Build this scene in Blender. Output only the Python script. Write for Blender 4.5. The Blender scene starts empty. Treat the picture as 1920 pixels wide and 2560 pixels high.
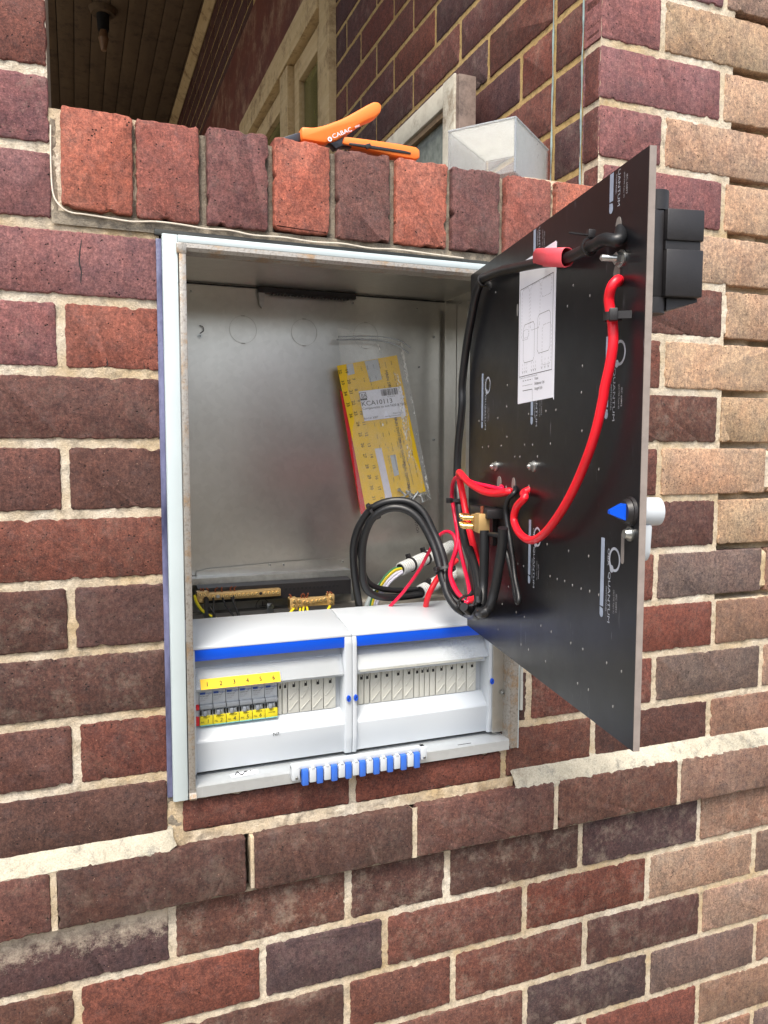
import bpy, bmesh, math, random
from mathutils import Vector, Matrix, noise
random.seed(7)
scene = bpy.context.scene
col = scene.collection
R = math.radians

# ---------------------------------------------------------------- camera (world in metres, wall face y=0)
F_PX, YAW, PITCH, ROLL = 1974.2, 21.294, -4.669, 0.0896
CAMP = Vector((280.3, -1030.7, -434.3))          # millimetres
yw, pt, rl = R(YAW), R(PITCH), R(ROLL)
FW = Vector((math.sin(yw)*math.cos(pt), math.cos(yw)*math.cos(pt), math.sin(pt)))
RT = Vector((math.cos(yw), -math.sin(yw), 0))
UP = RT.cross(FW)
RT, UP = math.cos(rl)*RT + math.sin(rl)*UP, -math.sin(rl)*RT + math.cos(rl)*UP
cd = bpy.data.cameras.new('camera'); cam = bpy.data.objects.new('camera', cd); col.objects.link(cam)
cd.sensor_fit = 'VERTICAL'; cd.sensor_height = 24; cd.lens = 24*F_PX/2560
cd.clip_start = 0.02; cd.clip_end = 200
M = Matrix((RT, UP, -FW)).transposed().to_4x4(); M.translation = CAMP*0.001
cam.matrix_world = M
scene.camera = cam

# ---------------------------------------------------------------- world and light
world = bpy.data.worlds.new('World'); scene.world = world; world.use_nodes = True
wn = world.node_tree; bg = wn.nodes['Background']
sky = wn.nodes.new('ShaderNodeTexSky'); sky.sky_type = 'NISHITA'; sky.sun_disc = False
SUN_EL, SUN_AZ = 58, 215        # azimuth: compass-like, 180 = from -y (behind the camera)
sky.sun_elevation = R(SUN_EL); sky.sun_rotation = R(SUN_AZ); sky.dust_density = 3.0; sky.air_density = 1.0
hs = wn.nodes.new('ShaderNodeHueSaturation'); hs.inputs['Saturation'].default_value = 0.45
wn.links.new(sky.outputs[0], hs.inputs['Color']); wn.links.new(hs.outputs[0], bg.inputs['Color'])
bg.inputs['Strength'].default_value = 0.15
sd = bpy.data.lights.new('sun', 'SUN'); sd.energy = 2.1; sd.angle = R(24); sd.color = (1, 0.92, 0.80)
so = bpy.data.objects.new('sun', sd); col.objects.link(so)
sdir = Vector((math.sin(R(SUN_AZ))*math.cos(R(SUN_EL)), math.cos(R(SUN_AZ))*math.cos(R(SUN_EL)), math.sin(R(SUN_EL))))
so.rotation_euler = sdir.to_track_quat('Z', 'Y').to_euler()
vs = scene.view_settings
vs.view_transform = 'Standard'; vs.look = 'None'; vs.gamma = 1; vs.exposure = 1.08; vs.use_curve_mapping = False

# ---------------------------------------------------------------- helpers
S = 1920/1659
def at(x, y, axis, val):            # a point of the photograph (1659 px wide) met at a known depth, in mm
    d = FW + RT*((x*S-960)/F_PX) - UP*((y*S-1280)/F_PX)
    return CAMP + d*((val-CAMP[axis])/d[axis])
def z3(x, y, dep):                  # cable region
    return at((840+x*.3014)/S, (1160+y*.3014)/S, 1, dep)

def srgb(r, g, b, a=1.0):
    f = lambda c: (c/255/12.92) if c <= 10 else ((c/255+0.055)/1.055)**2.4
    return (f(r), f(g), f(b), a)

def tag(o, label=None, cat=None, group=None, kind=None):
    if label: o['label'] = label
    if cat: o['category'] = cat
    if group: o['group'] = group
    if kind: o['kind'] = kind
    return o
def link(name, me, m=None, parent=None, loc=None):
    o = bpy.data.objects.new(name, me); col.objects.link(o)
    if m is not None and not me.materials: me.materials.append(m)
    if parent: o.parent = parent
    if loc is not None: o.location = loc
    return o
def empty(name, loc=(0, 0, 0), label=None, cat=None, group=None, kind=None):
    o = bpy.data.objects.new(name, None); col.objects.link(o)
    o.empty_display_size = 0.02
    tag(o, label, cat, group, kind)
    return o

class MB:
    """collects shapes in millimetres, builds ONE mesh object in metres"""
    def __init__(s): s.v = []; s.f = []
    def add(s, vs, fs):
        n = len(s.v); s.v += [Vector(v) for v in vs]; s.f += [tuple(i+n for i in f) for f in fs]; return s
    def box(s, x0, x1, y0, y1, z0, z1, M=None, c=0):
        x0, x1 = sorted((x0, x1)); y0, y1 = sorted((y0, y1)); z0, z1 = sorted((z0, z1))
        if c > 0:
            c = min(c, (x1-x0)*.45, (y1-y0)*.45, (z1-z0)*.45)
            bm = bmesh.new(); bmesh.ops.create_cube(bm, size=1)
            for v in bm.verts: v.co = Vector(((x0+x1)/2+v.co.x*(x1-x0), (y0+y1)/2+v.co.y*(y1-y0), (z0+z1)/2+v.co.z*(z1-z0)))
            bmesh.ops.bevel(bm, geom=list(bm.edges), offset=c, segments=2, affect='EDGES', profile=0.5)
            bm.verts.index_update()
            vs = [v.co.copy() for v in bm.verts]; fs = [[v.index for v in f.verts] for f in bm.faces]; bm.free()
        else:
            vs = [Vector((x, y, z)) for x in (x0, x1) for y in (y0, y1) for z in (z0, z1)]
            fs = [(0, 1, 3, 2), (4, 6, 7, 5), (0, 4, 5, 1), (2, 3, 7, 6), (0, 2, 6, 4), (1, 5, 7, 3)]
        if M: vs = [M @ v for v in vs]
        return s.add(vs, fs)
    def prism(s, poly, d0, d1, axis=0, M=None, c=0):
        """polygon in the two other axes, extruded along axis"""
        def mk(p, d):
            if axis == 0: return Vector((d, p[0], p[1]))
            if axis == 1: return Vector((p[0], d, p[1]))
            return Vector((p[0], p[1], d))
        n = len(poly); vs = [mk(p, d0) for p in poly]+[mk(p, d1) for p in poly]
        fs = [tuple(range(n)), tuple(range(2*n-1, n-1, -1))]+[(i, i+n, (i+1) % n+n, (i+1) % n) for i in range(n)]
        if c:
            bm = bmesh.new(); bv = [bm.verts.new(v) for v in vs]
            for f in fs: bm.faces.new([bv[i] for i in f])
            bmesh.ops.recalc_face_normals(bm, faces=bm.faces)
            bmesh.ops.bevel(bm, geom=list(bm.edges), offset=c, segments=2, affect='EDGES', profile=0.5)
            bm.verts.index_update(); vs = [v.co.copy() for v in bm.verts]; fs = [[v.index for v in f.verts] for f in bm.faces]; bm.free()
        if M: vs = [M @ v for v in vs]
        return s.add(vs, fs)
    def cyl(s, a, b, r, r2=None, n=14):
        a, b = Vector(a), Vector(b); d = (b-a).normalized(); r2 = r if r2 is None else r2
        u = d.orthogonal().normalized(); w = d.cross(u)
        vs = [p+(u*math.cos(t)+w*math.sin(t))*q for p, q in ((a, r), (b, r2)) for t in [2*math.pi*i/n for i in range(n)]]
        fs = [tuple(range(n-1, -1, -1)), tuple(range(n, 2*n))]+[(i, (i+1) % n, (i+1) % n+n, i+n) for i in range(n)]
        return s.add(vs, fs)
    def tube(s, pts, r, n=12, sub=8, caps=True, rad=None, flat=1.0):
        P = catmull([Vector(p) for p in pts], sub)
        prev = None; m = len(P); base = len(s.v)
        T = [(P[min(i+1, m-1)]-P[max(i-1, 0)]).normalized() for i in range(m)]
        u = T[0].orthogonal().normalized(); vs = []
        for i in range(m):
            u = (u-T[i]*u.dot(T[i])).normalized(); w = T[i].cross(u)
            rr = r if rad is None else rad(i/(m-1))*r
            vs += [P[i]+(u*math.cos(t)+w*math.sin(t)*flat)*rr for t in [2*math.pi*k/n for k in range(n)]]
        fs = [(i*n+k, i*n+(k+1) % n, (i+1)*n+(k+1) % n, (i+1)*n+k) for i in range(m-1) for k in range(n)]
        if caps: fs += [tuple(range(n-1, -1, -1)), tuple(range((m-1)*n, m*n))]
        return s.add(vs, fs)
    def ring(s, c, ax, r0, r1, h, n=24, M=None):
        """flat washer ring"""
        ax = Vector(ax).normalized(); c = Vector(c); u = ax.orthogonal().normalized(); w = ax.cross(u); vs = []
        for q, hh in ((r0, 0), (r1, 0), (r1, h), (r0, h)):
            vs += [c+ax*hh+(u*math.cos(t)+w*math.sin(t))*q for t in [2*math.pi*k/n for k in range(n)]]
        fs = [(j*n+k, j*n+(k+1) % n, ((j+1) % 4)*n+(k+1) % n, ((j+1) % 4)*n+k) for j in range(4) for k in range(n)]
        return s.add(vs, fs)
    def mesh(s, name, smooth=False):
        me = bpy.data.meshes.new(name); me.from_pydata([v*0.001 for v in s.v], [], s.f)
        bm = bmesh.new(); bm.from_mesh(me); bmesh.ops.recalc_face_normals(bm, faces=bm.faces); bm.to_mesh(me); bm.free()
        if smooth:
            me.polygons.foreach_set('use_smooth', [True]*len(me.polygons)); me.set_sharp_from_angle(angle=R(38))
        me.update(); return me
    def build(s, name, m, parent=None, smooth=True):
        return link(name, s.mesh(name, smooth), m, parent)
def catmull(P, sub):
    if len(P) < 3: return [P[0].lerp(P[-1], i/sub) for i in range(sub+1)]
    Q = [2*P[0]-P[1]]+P+[2*P[-1]-P[-2]]; out = []
    for i in range(1, len(Q)-2):
        p0, p1, p2, p3 = Q[i-1:i+3]
        for k in range(sub):
            t = k/sub
            out.append(0.5*((2*p1)+(p2-p0)*t+(2*p0-5*p1+4*p2-p3)*t*t+(3*p1-p0-3*p2+p3)*t**3))
    return out+[P[-1]]

def text(body, size, o, xd, yd, m, parent, name='lettering', center=False, xs=1.0, lift=0.15):
    """flat print in mm: baseline origin o, x direction xd, up direction yd"""
    cu = bpy.data.curves.new('t', 'FONT'); cu.body = body; cu.size = size*1.38*0.001
    cu.resolution_u = 2
    if center: cu.align_x = 'CENTER'
    ob = bpy.data.objects.new('t', cu); col.objects.link(ob)
    dg = bpy.context.evaluated_depsgraph_get()
    me = bpy.data.meshes.new_from_object(ob.evaluated_get(dg)); bpy.data.objects.remove(ob); bpy.data.curves.remove(cu)
    xd = Vector(xd).normalized(); yd = Vector(yd).normalized(); n = xd.cross(yd)
    Mx = Matrix((xd*xs, yd, n)).transposed().to_4x4(); Mx.translation = (Vector(o)+n*lift)*0.001
    me.transform(Mx); me.materials.clear(); me.materials.append(m)
    return link(name, me, None, parent)

# ---------------------------------------------------------------- materials
class NT:
    def __init__(s, name):
        s.m = bpy.data.materials.new(name); s.m.use_nodes = True; s.t = s.m.node_tree
        s.b = s.t.nodes['Principled BSDF']; s.out = s.t.nodes['Material Output']
    def n(s, typ, **kw):
        nd = s.t.nodes.new(typ)
        for k, v in kw.items():
            if k in nd.inputs.keys(): nd.inputs[k].default_value = v
            else: setattr(nd, k, v)
        return nd
    def l(s, a, b): s.t.links.new(a, b)
    def mix(s, fac, a, b, mode='MIX'):
        nd = s.t.nodes.new('ShaderNodeMix'); nd.data_type = 'RGBA'; nd.blend_type = mode
        for i, v in ((0, fac), (6, a), (7, b)):
            if hasattr(v, 'is_linked'): s.l(v, nd.inputs[i])
            else: nd.inputs[i].default_value = v
        return nd.outputs[2]
    def math(s, op, a, b=0.0, clamp=False):
        nd = s.t.nodes.new('ShaderNodeMath'); nd.operation = op; nd.use_clamp = clamp
        for i, v in ((0, a), (1, b)):
            if hasattr(v, 'is_linked'): s.l(v, nd.inputs[i])
            else: nd.inputs[i].default_value = v
        return nd.outputs[0]
    def ramp(s, src, a, b, ca=(0, 0, 0, 1), cb=(1, 1, 1, 1)):
        nd = s.t.nodes.new('ShaderNodeValToRGB'); e = nd.color_ramp.elements
        e[0].position, e[1].position = a, b; e[0].color, e[1].color = ca, cb
        s.l(src, nd.inputs[0]); return nd.outputs[0]
    def noise(s, vec, scale, detail=4, rough=0.55, out=0):
        nd = s.t.nodes.new('ShaderNodeTexNoise'); nd.inputs['Scale'].default_value = scale
        nd.inputs['Detail'].default_value = detail; nd.inputs['Roughness'].default_value = rough
        s.l(vec, nd.inputs['Vector']); return nd.outputs[out]
    def bump(s, h, strength, dist):
        nd = s.t.nodes.new('ShaderNodeBump'); nd.inputs['Strength'].default_value = strength; nd.inputs['Distance'].default_value = dist
        s.l(h, nd.inputs['Height']); return nd
    def set(s, **kw):
        for k, v in kw.items():
            k = k.replace('_', ' ')
            if hasattr(v, 'is_linked'): s.l(v, s.b.inputs[k])
            else: s.b.inputs[k].default_value = v
        return s.m
def plain(name, c, rough=0.5, metal=0.0, var=0.12, scale=60, bump=0.0, bscale=900, spec=0.5, coat=0.0, rv=0.05):
    t = NT(name); g = t.n('ShaderNodeTexCoord').outputs['Object']
    nz = t.noise(g, scale, 5)
    dark = tuple(v*(1-var) for v in c[:3])+(1,); lite = tuple(min(1, v*(1+var)) for v in c[:3])+(1,)
    cc = t.ramp(nz, .3, .7, dark, lite)
    rr = t.math('ADD', t.math('MULTIPLY', t.noise(g, scale*2.3, 3), rv), rough-rv/2)
    t.set(Base_Color=cc, Roughness=rr, Metallic=metal, Specular_IOR_Level=spec, Coat_Weight=coat)
    if bump:
        b = t.bump(t.noise(g, bscale, 4), bump, 0.0006); t.l(b.outputs[0], t.b.inputs['Normal'])
    return t.m

def brick_material():
    t = NT('fired_clay'); oi = t.n('ShaderNodeObjectInfo'); tc = t.n('ShaderNodeTexCoord')
    mv = t.n('ShaderNodeVectorMath', operation='ADD')
    sc = t.n('ShaderNodeVectorMath', operation='SCALE'); t.l(oi.outputs['Location'], sc.inputs[0]); sc.inputs['Scale'].default_value = 7.3
    t.l(tc.outputs['Object'], mv.inputs[0]); t.l(sc.outputs[0], mv.inputs[1]); v = mv.outputs[0]
    base = oi.outputs['Color']
    big = t.noise(v, 9, 5, .65); mid = t.noise(v, 42, 7, .8); fine = t.noise(v, 430, 6, .8); grain = t.noise(v, 1100, 3, .7)
    st = t.n('ShaderNodeMapping'); st.inputs['Scale'].default_value = (260, 260, 40); t.l(v, st.inputs[0]); drag = t.noise(st.outputs[0], 1.0, 5, .7)
    c = t.mix(t.ramp(big, .38, .68), base, t.mix(1.0, base, (1.12, 0.93, 0.86, 1), 'MULTIPLY'))
    c = t.mix(t.ramp(mid, .45, .66), c, t.mix(1.0, c, (0.66, 0.70, 0.78, 1), 'MULTIPLY'))
    c = t.mix(.85, c, t.mix(1.0, c, t.ramp(fine, .34, .68, (.42, .40, .40, 1), (1.62, 1.55, 1.48, 1)), 'MULTIPLY'))
    f2 = t.noise(v, 170, 4, .75)
    c = t.mix(.8, c, t.mix(1.0, c, t.ramp(f2, .36, .66, (.6, .58, .6, 1), (1.4, 1.36, 1.3, 1)), 'MULTIPLY'))
    c = t.mix(.6, c, t.mix(1.0, c, t.ramp(grain, .35, .68, (.6, .58, .58, 1), (1.5, 1.45, 1.4, 1)), 'MULTIPLY'))
    c = t.mix(.5, c, t.mix(1.0, c, t.ramp(drag, .35, .7, (.75, .73, .73, 1), (1.4, 1.35, 1.3, 1)), 'MULTIPLY'))
    # pits and grit
    vo = t.n('ShaderNodeTexVoronoi', Scale=190.0); t.l(v, vo.inputs['Vector'])
    gate = t.ramp(t.noise(v, 95, 2), .55, .61)
    pit = t.math('MULTIPLY', t.ramp(vo.outputs['Distance'], .10, .24, (1, 1, 1, 1), (0, 0, 0, 1)), gate)
    c = t.mix(pit, c, (.012, .009, .010, 1))
    vo2 = t.n('ShaderNodeTexVoronoi', Scale=260.0); t.l(v, vo2.inputs['Vector'])
    grit = t.math('MULTIPLY', t.ramp(vo2.outputs['Distance'], .10, .20, (1, 1, 1, 1), (0, 0, 0, 1)), t.ramp(t.noise(v, 130, 2), .60, .66))
    c = t.mix(t.math('MULTIPLY', grit, .75), c, (.42, .26, .19, 1))
    # lime bloom, amount = 1 - alpha
    w = t.math('SUBTRACT', 1.0, oi.outputs['Alpha'])
    sx = t.n('ShaderNodeSeparateXYZ'); t.l(tc.outputs['Object'], sx.inputs[0])
    zf = t.math('MULTIPLY', t.math('MULTIPLY', sx.outputs['Z'], 6.0), t.ramp(w, .55, .8))
    bn = t.math('ADD', t.noise(v, 26, 9, .85), zf)
    bl = t.math('MULTIPLY', t.ramp(bn, .50, .72), w, True)
    c = t.mix(bl, c, (.60, .51, .40, 1))
    haze = t.math('MULTIPLY', t.ramp(t.noise(v, 60, 9, .85), .52, .78), .30)
    c = t.mix(haze, c, (.26, .20, .20, 1))
    hgt = t.math('ADD', t.math('MULTIPLY', fine, .6), t.math('MULTIPLY', t.noise(v, 900, 3), .35))
    hgt = t.math('SUBTRACT', hgt, t.math('MULTIPLY', pit, 1.6))
    hgt = t.math('ADD', hgt, t.math('MULTIPLY', t.noise(v, 60, 3), .9))
    hgt = t.math('ADD', hgt, t.math('MULTIPLY', grain, .5)); b = t.bump(hgt, .95, .0013)
    t.l(b.outputs[0], t.b.inputs['Normal'])
    return t.set(Base_Color=c, Roughness=.82, Specular_IOR_Level=.35)
BRICK = brick_material()

def mortar_material(name, ca, cb, cd_):
    t = NT(name); v = t.n('ShaderNodeTexCoord').outputs['Object']
    c = t.ramp(t.noise(v, 7, 5, .65), .32, .68, ca, cb)
    c = t.mix(t.ramp(t.noise(v, 55, 8, .8), .50, .70), c, cd_)
    c = t.mix(t.math('MULTIPLY', t.ramp(t.noise(v, 24, 8, .8), .56, .70), .6), c, srgb(112, 98, 82))
    f = t.noise(v, 520, 5, .7)
    c = t.mix(.6, c, t.mix(1.0, c, t.ramp(f, .3, .72, (.62, .6, .56, 1), (1.4, 1.4, 1.4, 1)), 'MULTIPLY'))
    h = t.math('ADD', t.math('MULTIPLY', t.noise(v, 160, 6, .7), 1.6), f)
    b = t.bump(h, .9, .0016); t.l(b.outputs[0], t.b.inputs['Normal'])
    return t.set(Base_Color=c, Roughness=.95, Specular_IOR_Level=.2)
MORTAR = mortar_material('lime_mortar', srgb(190, 166, 128), srgb(222, 214, 200), srgb(140, 130, 116))
MORTAR_OLD = mortar_material('old_mortar', srgb(176, 146, 96), srgb(196, 170, 120), srgb(130, 105, 70))
MORTAR_GREY = mortar_material('cement_mortar', srgb(132, 124, 112), srgb(168, 156, 138), srgb(96, 92, 88))
WEATHER = mortar_material('weathering_mortar', srgb(172, 166, 150), srgb(212, 204, 186), srgb(122, 122, 118))

def galv(name, c0, c1, rough=.30, metal=.92):
    t = NT(name); g = t.n('ShaderNodeTexCoord').outputs['Object']
    vo = t.n('ShaderNodeTexVoronoi', Scale=120.0); t.l(g, vo.inputs['Vector'])
    sp = t.n('ShaderNodeSeparateColor'); t.l(vo.outputs['Color'], sp.inputs[0])
    k = t.math('ADD', t.math('MULTIPLY', sp.outputs[0], .12), t.math('MULTIPLY', t.noise(g, 4, 5, .6), .9))
    c = t.ramp(k, .3, .85, c0, c1)
    rr = t.math('ADD', t.math('MULTIPLY', t.noise(g, 25, 6, .7), .10), rough-.05)
    b = t.bump(t.noise(g, 9, 2), .05, .003); t.l(b.outputs[0], t.b.inputs['Normal'])
    return t.set(Base_Color=c, Metallic=metal, Roughness=rr)
GALV = galv('galvanised_steel', srgb(196, 194, 188), srgb(222, 220, 214))
def rust_material():
    t = NT('galvanised_edge'); g = t.n('ShaderNodeTexCoord').outputs['Object']
    c = t.mix(t.ramp(t.noise(g, 30, 6, .8), .5, .62), srgb(160, 156, 150), srgb(156, 132, 106))
    c = t.mix(t.ramp(t.noise(g, 300, 4, .7), .5, .7), c, srgb(120, 112, 104))
    b = t.bump(t.noise(g, 350, 4), .5, .0008); t.l(b.outputs[0], t.b.inputs['Normal'])
    return t.set(Base_Color=c, Metallic=.5, Roughness=.5)
EDGE = rust_material()
ZINC = plain('zinc_plate', srgb(190, 192, 190), .3, .9, .15, 80)
WHITE_PAINT = plain('white_powder_coat', srgb(188, 200, 203), .38, 0, .03, 20)
WHITE_PLASTIC = plain('white_plastic', srgb(190, 196, 202), .3, 0, .012, 12, 0, 400, rv=.02)
GREY_PLASTIC = plain('grey_plastic', srgb(176, 176, 170), .45, 0, .05, 20)
BLANK = plain('ivory_plastic', srgb(198, 198, 190), .42, 0, .04, 30)
DKGREY = plain('dark_grey_plastic', srgb(136, 142, 150), .4, 0, .06, 30)
BLUE = plain('blue_plastic', srgb(4, 78, 206), .3, 0, .06, 15)
BLUE2 = plain('soft_blue_plastic', srgb(52, 102, 196), .4, 0, .12, 25)
BLACK = plain('black_plastic', srgb(34, 32, 34), .45, 0, .2, 40, .2, 500)
BLACKHOLE = plain('dark_slot', srgb(22, 22, 24), .7, 0, .2, 40)
CABLE = plain('black_cable_sheath', srgb(26, 27, 30), .42, 0, .25, 30, .25, 300)
REDC = plain('red_cable_sheath', srgb(236, 26, 44), .38, 0, .10, 30, .1, 200)
REDTHIN = plain('pink_red_wire', srgb(226, 22, 66), .38, 0, .10, 30, .1, 200)
REDTAPE = plain('red_tape', srgb(226, 84, 96), .5, 0, .05, 30)
BRASS = plain('brass', srgb(206, 172, 116), .42, .5, .08, 60)
COPPER = plain('copper', srgb(150, 88, 66), .4, .6, .25, 200)
YELLOW = plain('yellow_label', srgb(244, 200, 24), .5, 0, .05, 20)
YELDARK = plain('yellow_green_label', srgb(216, 200, 40), .4, 0, .1, 60)
WHITEWIRE = plain('white_wire', srgb(222, 220, 232), .4, 0, .04, 20)
GREENWIRE = plain('green_wire', srgb(36, 132, 78), .4, 0, .1, 20)
YELWIRE = plain('yellow_wire', srgb(226, 206, 40), .4, 0, .1, 20)
CONDUIT = plain('grey_conduit', srgb(206, 208, 206), .42, 0, .06, 30)
PAPER = plain('paper', srgb(232, 234, 244), .6, 0, .03, 12)
INK = plain('black_ink', srgb(30, 30, 34), .7, 0, .05, 20)
GREYINK = plain('grey_ink', srgb(150, 150, 156), .7, 0, .05, 20)
SILVERINK = plain('silver_print', srgb(150, 162, 182), .5, 0, .10, 60)
PALEINK = plain('pale_print', srgb(166, 172, 184), .5, 0, .10, 90)
ORANGE = plain('orange_grip', srgb(246, 130, 50), .42, 0, .06, 25, .15, 500)
STEELDK = plain('dark_steel', srgb(70, 72, 78), .4, .6, .15, 60)
PANEL_EDGE = plain('panel_edge', srgb(138, 128, 122), .7, 0, .12, 90, .3, 800)
REDPL = plain('red_plastic', srgb(206, 30, 42), .4, 0, .06, 30)
SEAL = plain('dark_flashing', srgb(52, 54, 52), .6, 0, .3, 30, .6, 200)
CAULK = plain('pale_membrane', srgb(214, 204, 188), .6, 0, .12, 60, .4, 400)
TIMBER = None
def timber(name, ca, cb, dirt, sx=3, sy=60, rough=.75):
    t = NT(name); tc = t.n('ShaderNodeTexCoord'); mp = t.n('ShaderNodeMapping'); mp.inputs['Scale'].default_value = (sy, sx, sy)
    t.l(tc.outputs['Object'], mp.inputs[0])
    g = tc.outputs['Object']
    c = t.ramp(t.noise(mp.outputs[0], 1.0, 6, .7), .3, .7, ca, cb)
    c = t.mix(t.ramp(t.noise(g, 9, 8, .8), .5, .66), c, dirt)
    b = t.bump(t.noise(mp.outputs[0], 2.0, 6, .7), .6, .002); t.l(b.outputs[0], t.b.inputs['Normal'])
    return t.set(Base_Color=c, Roughness=rough)
CREAM_TIMBER = timber('cream_painted_timber', srgb(186, 158, 112), srgb(206, 182, 140), srgb(128, 98, 62))
BROWN_BEAM = timber('flaking_brown_paint', srgb(88, 40, 26), srgb(112, 54, 34), srgb(150, 118, 92), 4, 12, .6)
CEIL_BOARD = timber('stained_ceiling_board', srgb(86, 68, 50), srgb(106, 86, 62), srgb(60, 46, 34), 2, 14, .8)
GREY_TIMBER = timber('weathered_white_timber', srgb(176, 170, 156), srgb(200, 196, 182), srgb(120, 104, 86), 30, 30)
RAW_TIMBER = timber('raw_end_timber', srgb(104, 90, 84), srgb(138, 120, 110), srgb(66, 54, 50), 60, 20)
def glassy(name, c, alpha, rough=.08, vr=1.3, vscale=20, bs=.8):
    t = NT(name); g = t.n('ShaderNodeTexCoord').outputs['Object']
    tr = t.n('ShaderNodeBsdfTransparent'); tr.inputs[0].default_value = (1, 1, 1, 1)
    mx = t.n('ShaderNodeMixShader'); b = t.bump(t.noise(g, 45, 3, .5), bs, .004); t.l(b.outputs[0], t.b.inputs['Normal'])
    fr = t.n('ShaderNodeFresnel'); fr.inputs[0].default_value = 1.5; t.l(b.outputs[0], fr.inputs['Normal'])
    k = t.math('ADD', fr.outputs[0], t.math('MULTIPLY', t.ramp(t.noise(g, vscale, 6, .7), .4, .8), alpha*vr), True)
    k = t.math('ADD', k, alpha, True)
    t.l(k, mx.inputs[0]); t.l(tr.outputs[0], mx.inputs[1]); t.l(t.b.outputs[0], mx.inputs[2]); t.l(mx.outputs[0], t.out.inputs[0])
    return t.set(Base_Color=c, Roughness=rough)
CLEAR_FILM = glassy('clear_bag_film', srgb(235, 235, 230), .10, .06, 1.6, 40, 1.0)
CLEAR_LID = glassy('clear_lens_plastic', srgb(212, 218, 224), .26, .1, .15, 8, .04)
CLEAR_BOX = glassy('clear_acrylic', srgb(240, 242, 240), .07, .05, 2.2, 16, .12)
def panel_material():
    t = NT('black_laminate'); g = t.n('ShaderNodeTexCoord').outputs['Object']
    c = t.ramp(t.noise(g, 5, 6, .6), .3, .75, srgb(14, 15, 18), srgb(26, 27, 32))
    mp = t.n('ShaderNodeMapping'); mp.inputs['Scale'].default_value = (60, 60, 14); t.l(g, mp.inputs[0])
    sm = t.ramp(t.noise(mp.outputs[0], 1.0, 7, .75), .62, .86)
    c = t.mix(t.math('MULTIPLY', sm, .5), c, srgb(130, 132, 140))
    m2 = t.n('ShaderNodeMapping'); m2.inputs['Scale'].default_value = (300, 300, 22); m2.inputs['Rotation'].default_value = (.5, .3, 0); t.l(g, m2.inputs[0])
    c = t.mix(t.math('MULTIPLY', t.ramp(t.noise(m2.outputs[0], 1.0, 3, .6), .70, .76), .35), c, srgb(150, 150, 156))
    rr = t.math('ADD', t.math('MULTIPLY', t.noise(g, 22, 6, .7), .22), .24)
    return t.set(Base_Color=c, Roughness=rr, Specular_IOR_Level=.45)
PANEL = panel_material()
def film_material():
    t = NT('violet_film'); g = t.n('ShaderNodeTexCoord').outputs['Object']
    mp = t.n('ShaderNodeMapping'); mp.inputs['Scale'].default_value = (40, 40, 9); t.l(g, mp.inputs[0])
    c = t.ramp(t.noise(mp.outputs[0], 1.0, 5, .6), .35, .7, srgb(54, 56, 84), srgb(124, 126, 160))
    b = t.bump(t.noise(g, 120, 4), .5, .002); t.l(b.outputs[0], t.b.inputs['Normal'])
    return t.set(Base_Color=c, Roughness=.35)
VIOLET = film_material()
WINGLASS = plain('dusty_green_glass', srgb(104, 100, 60), .15, 0, .25, 8)
CONCRETE = plain('concrete', srgb(150, 144, 134), .85, 0, .15, 6, .6, 200)
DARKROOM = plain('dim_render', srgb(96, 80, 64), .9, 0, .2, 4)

# ================================================================ STRUCTURE
# ---- ground
b = MB().box(-9000, 12000, -9000, 9000, -1990, -1940); path = b.build('path', CONCRETE); tag(path, kind='structure')

REFLECT_WALL = plain('beige_render', srgb(158, 150, 134), .9, 0, .08, 2)
# ---- unseen walls added behind the camera; their gap shapes the steel's reflection
nw = MB().box(-7000, 1280, -3420, -3200, -1945, 150).build('added_reflect_wall', REFLECT_WALL); tag(nw, 'added unseen wall behind the camera, left of the gap, shaping reflections', 'wall')
nw = MB().box(1760, 8000, -3420, -3200, -1945, 150).build('added_reflect_wall', REFLECT_WALL); tag(nw, 'added unseen wall behind the camera, right of the gap, shaping reflections', 'wall')

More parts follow.
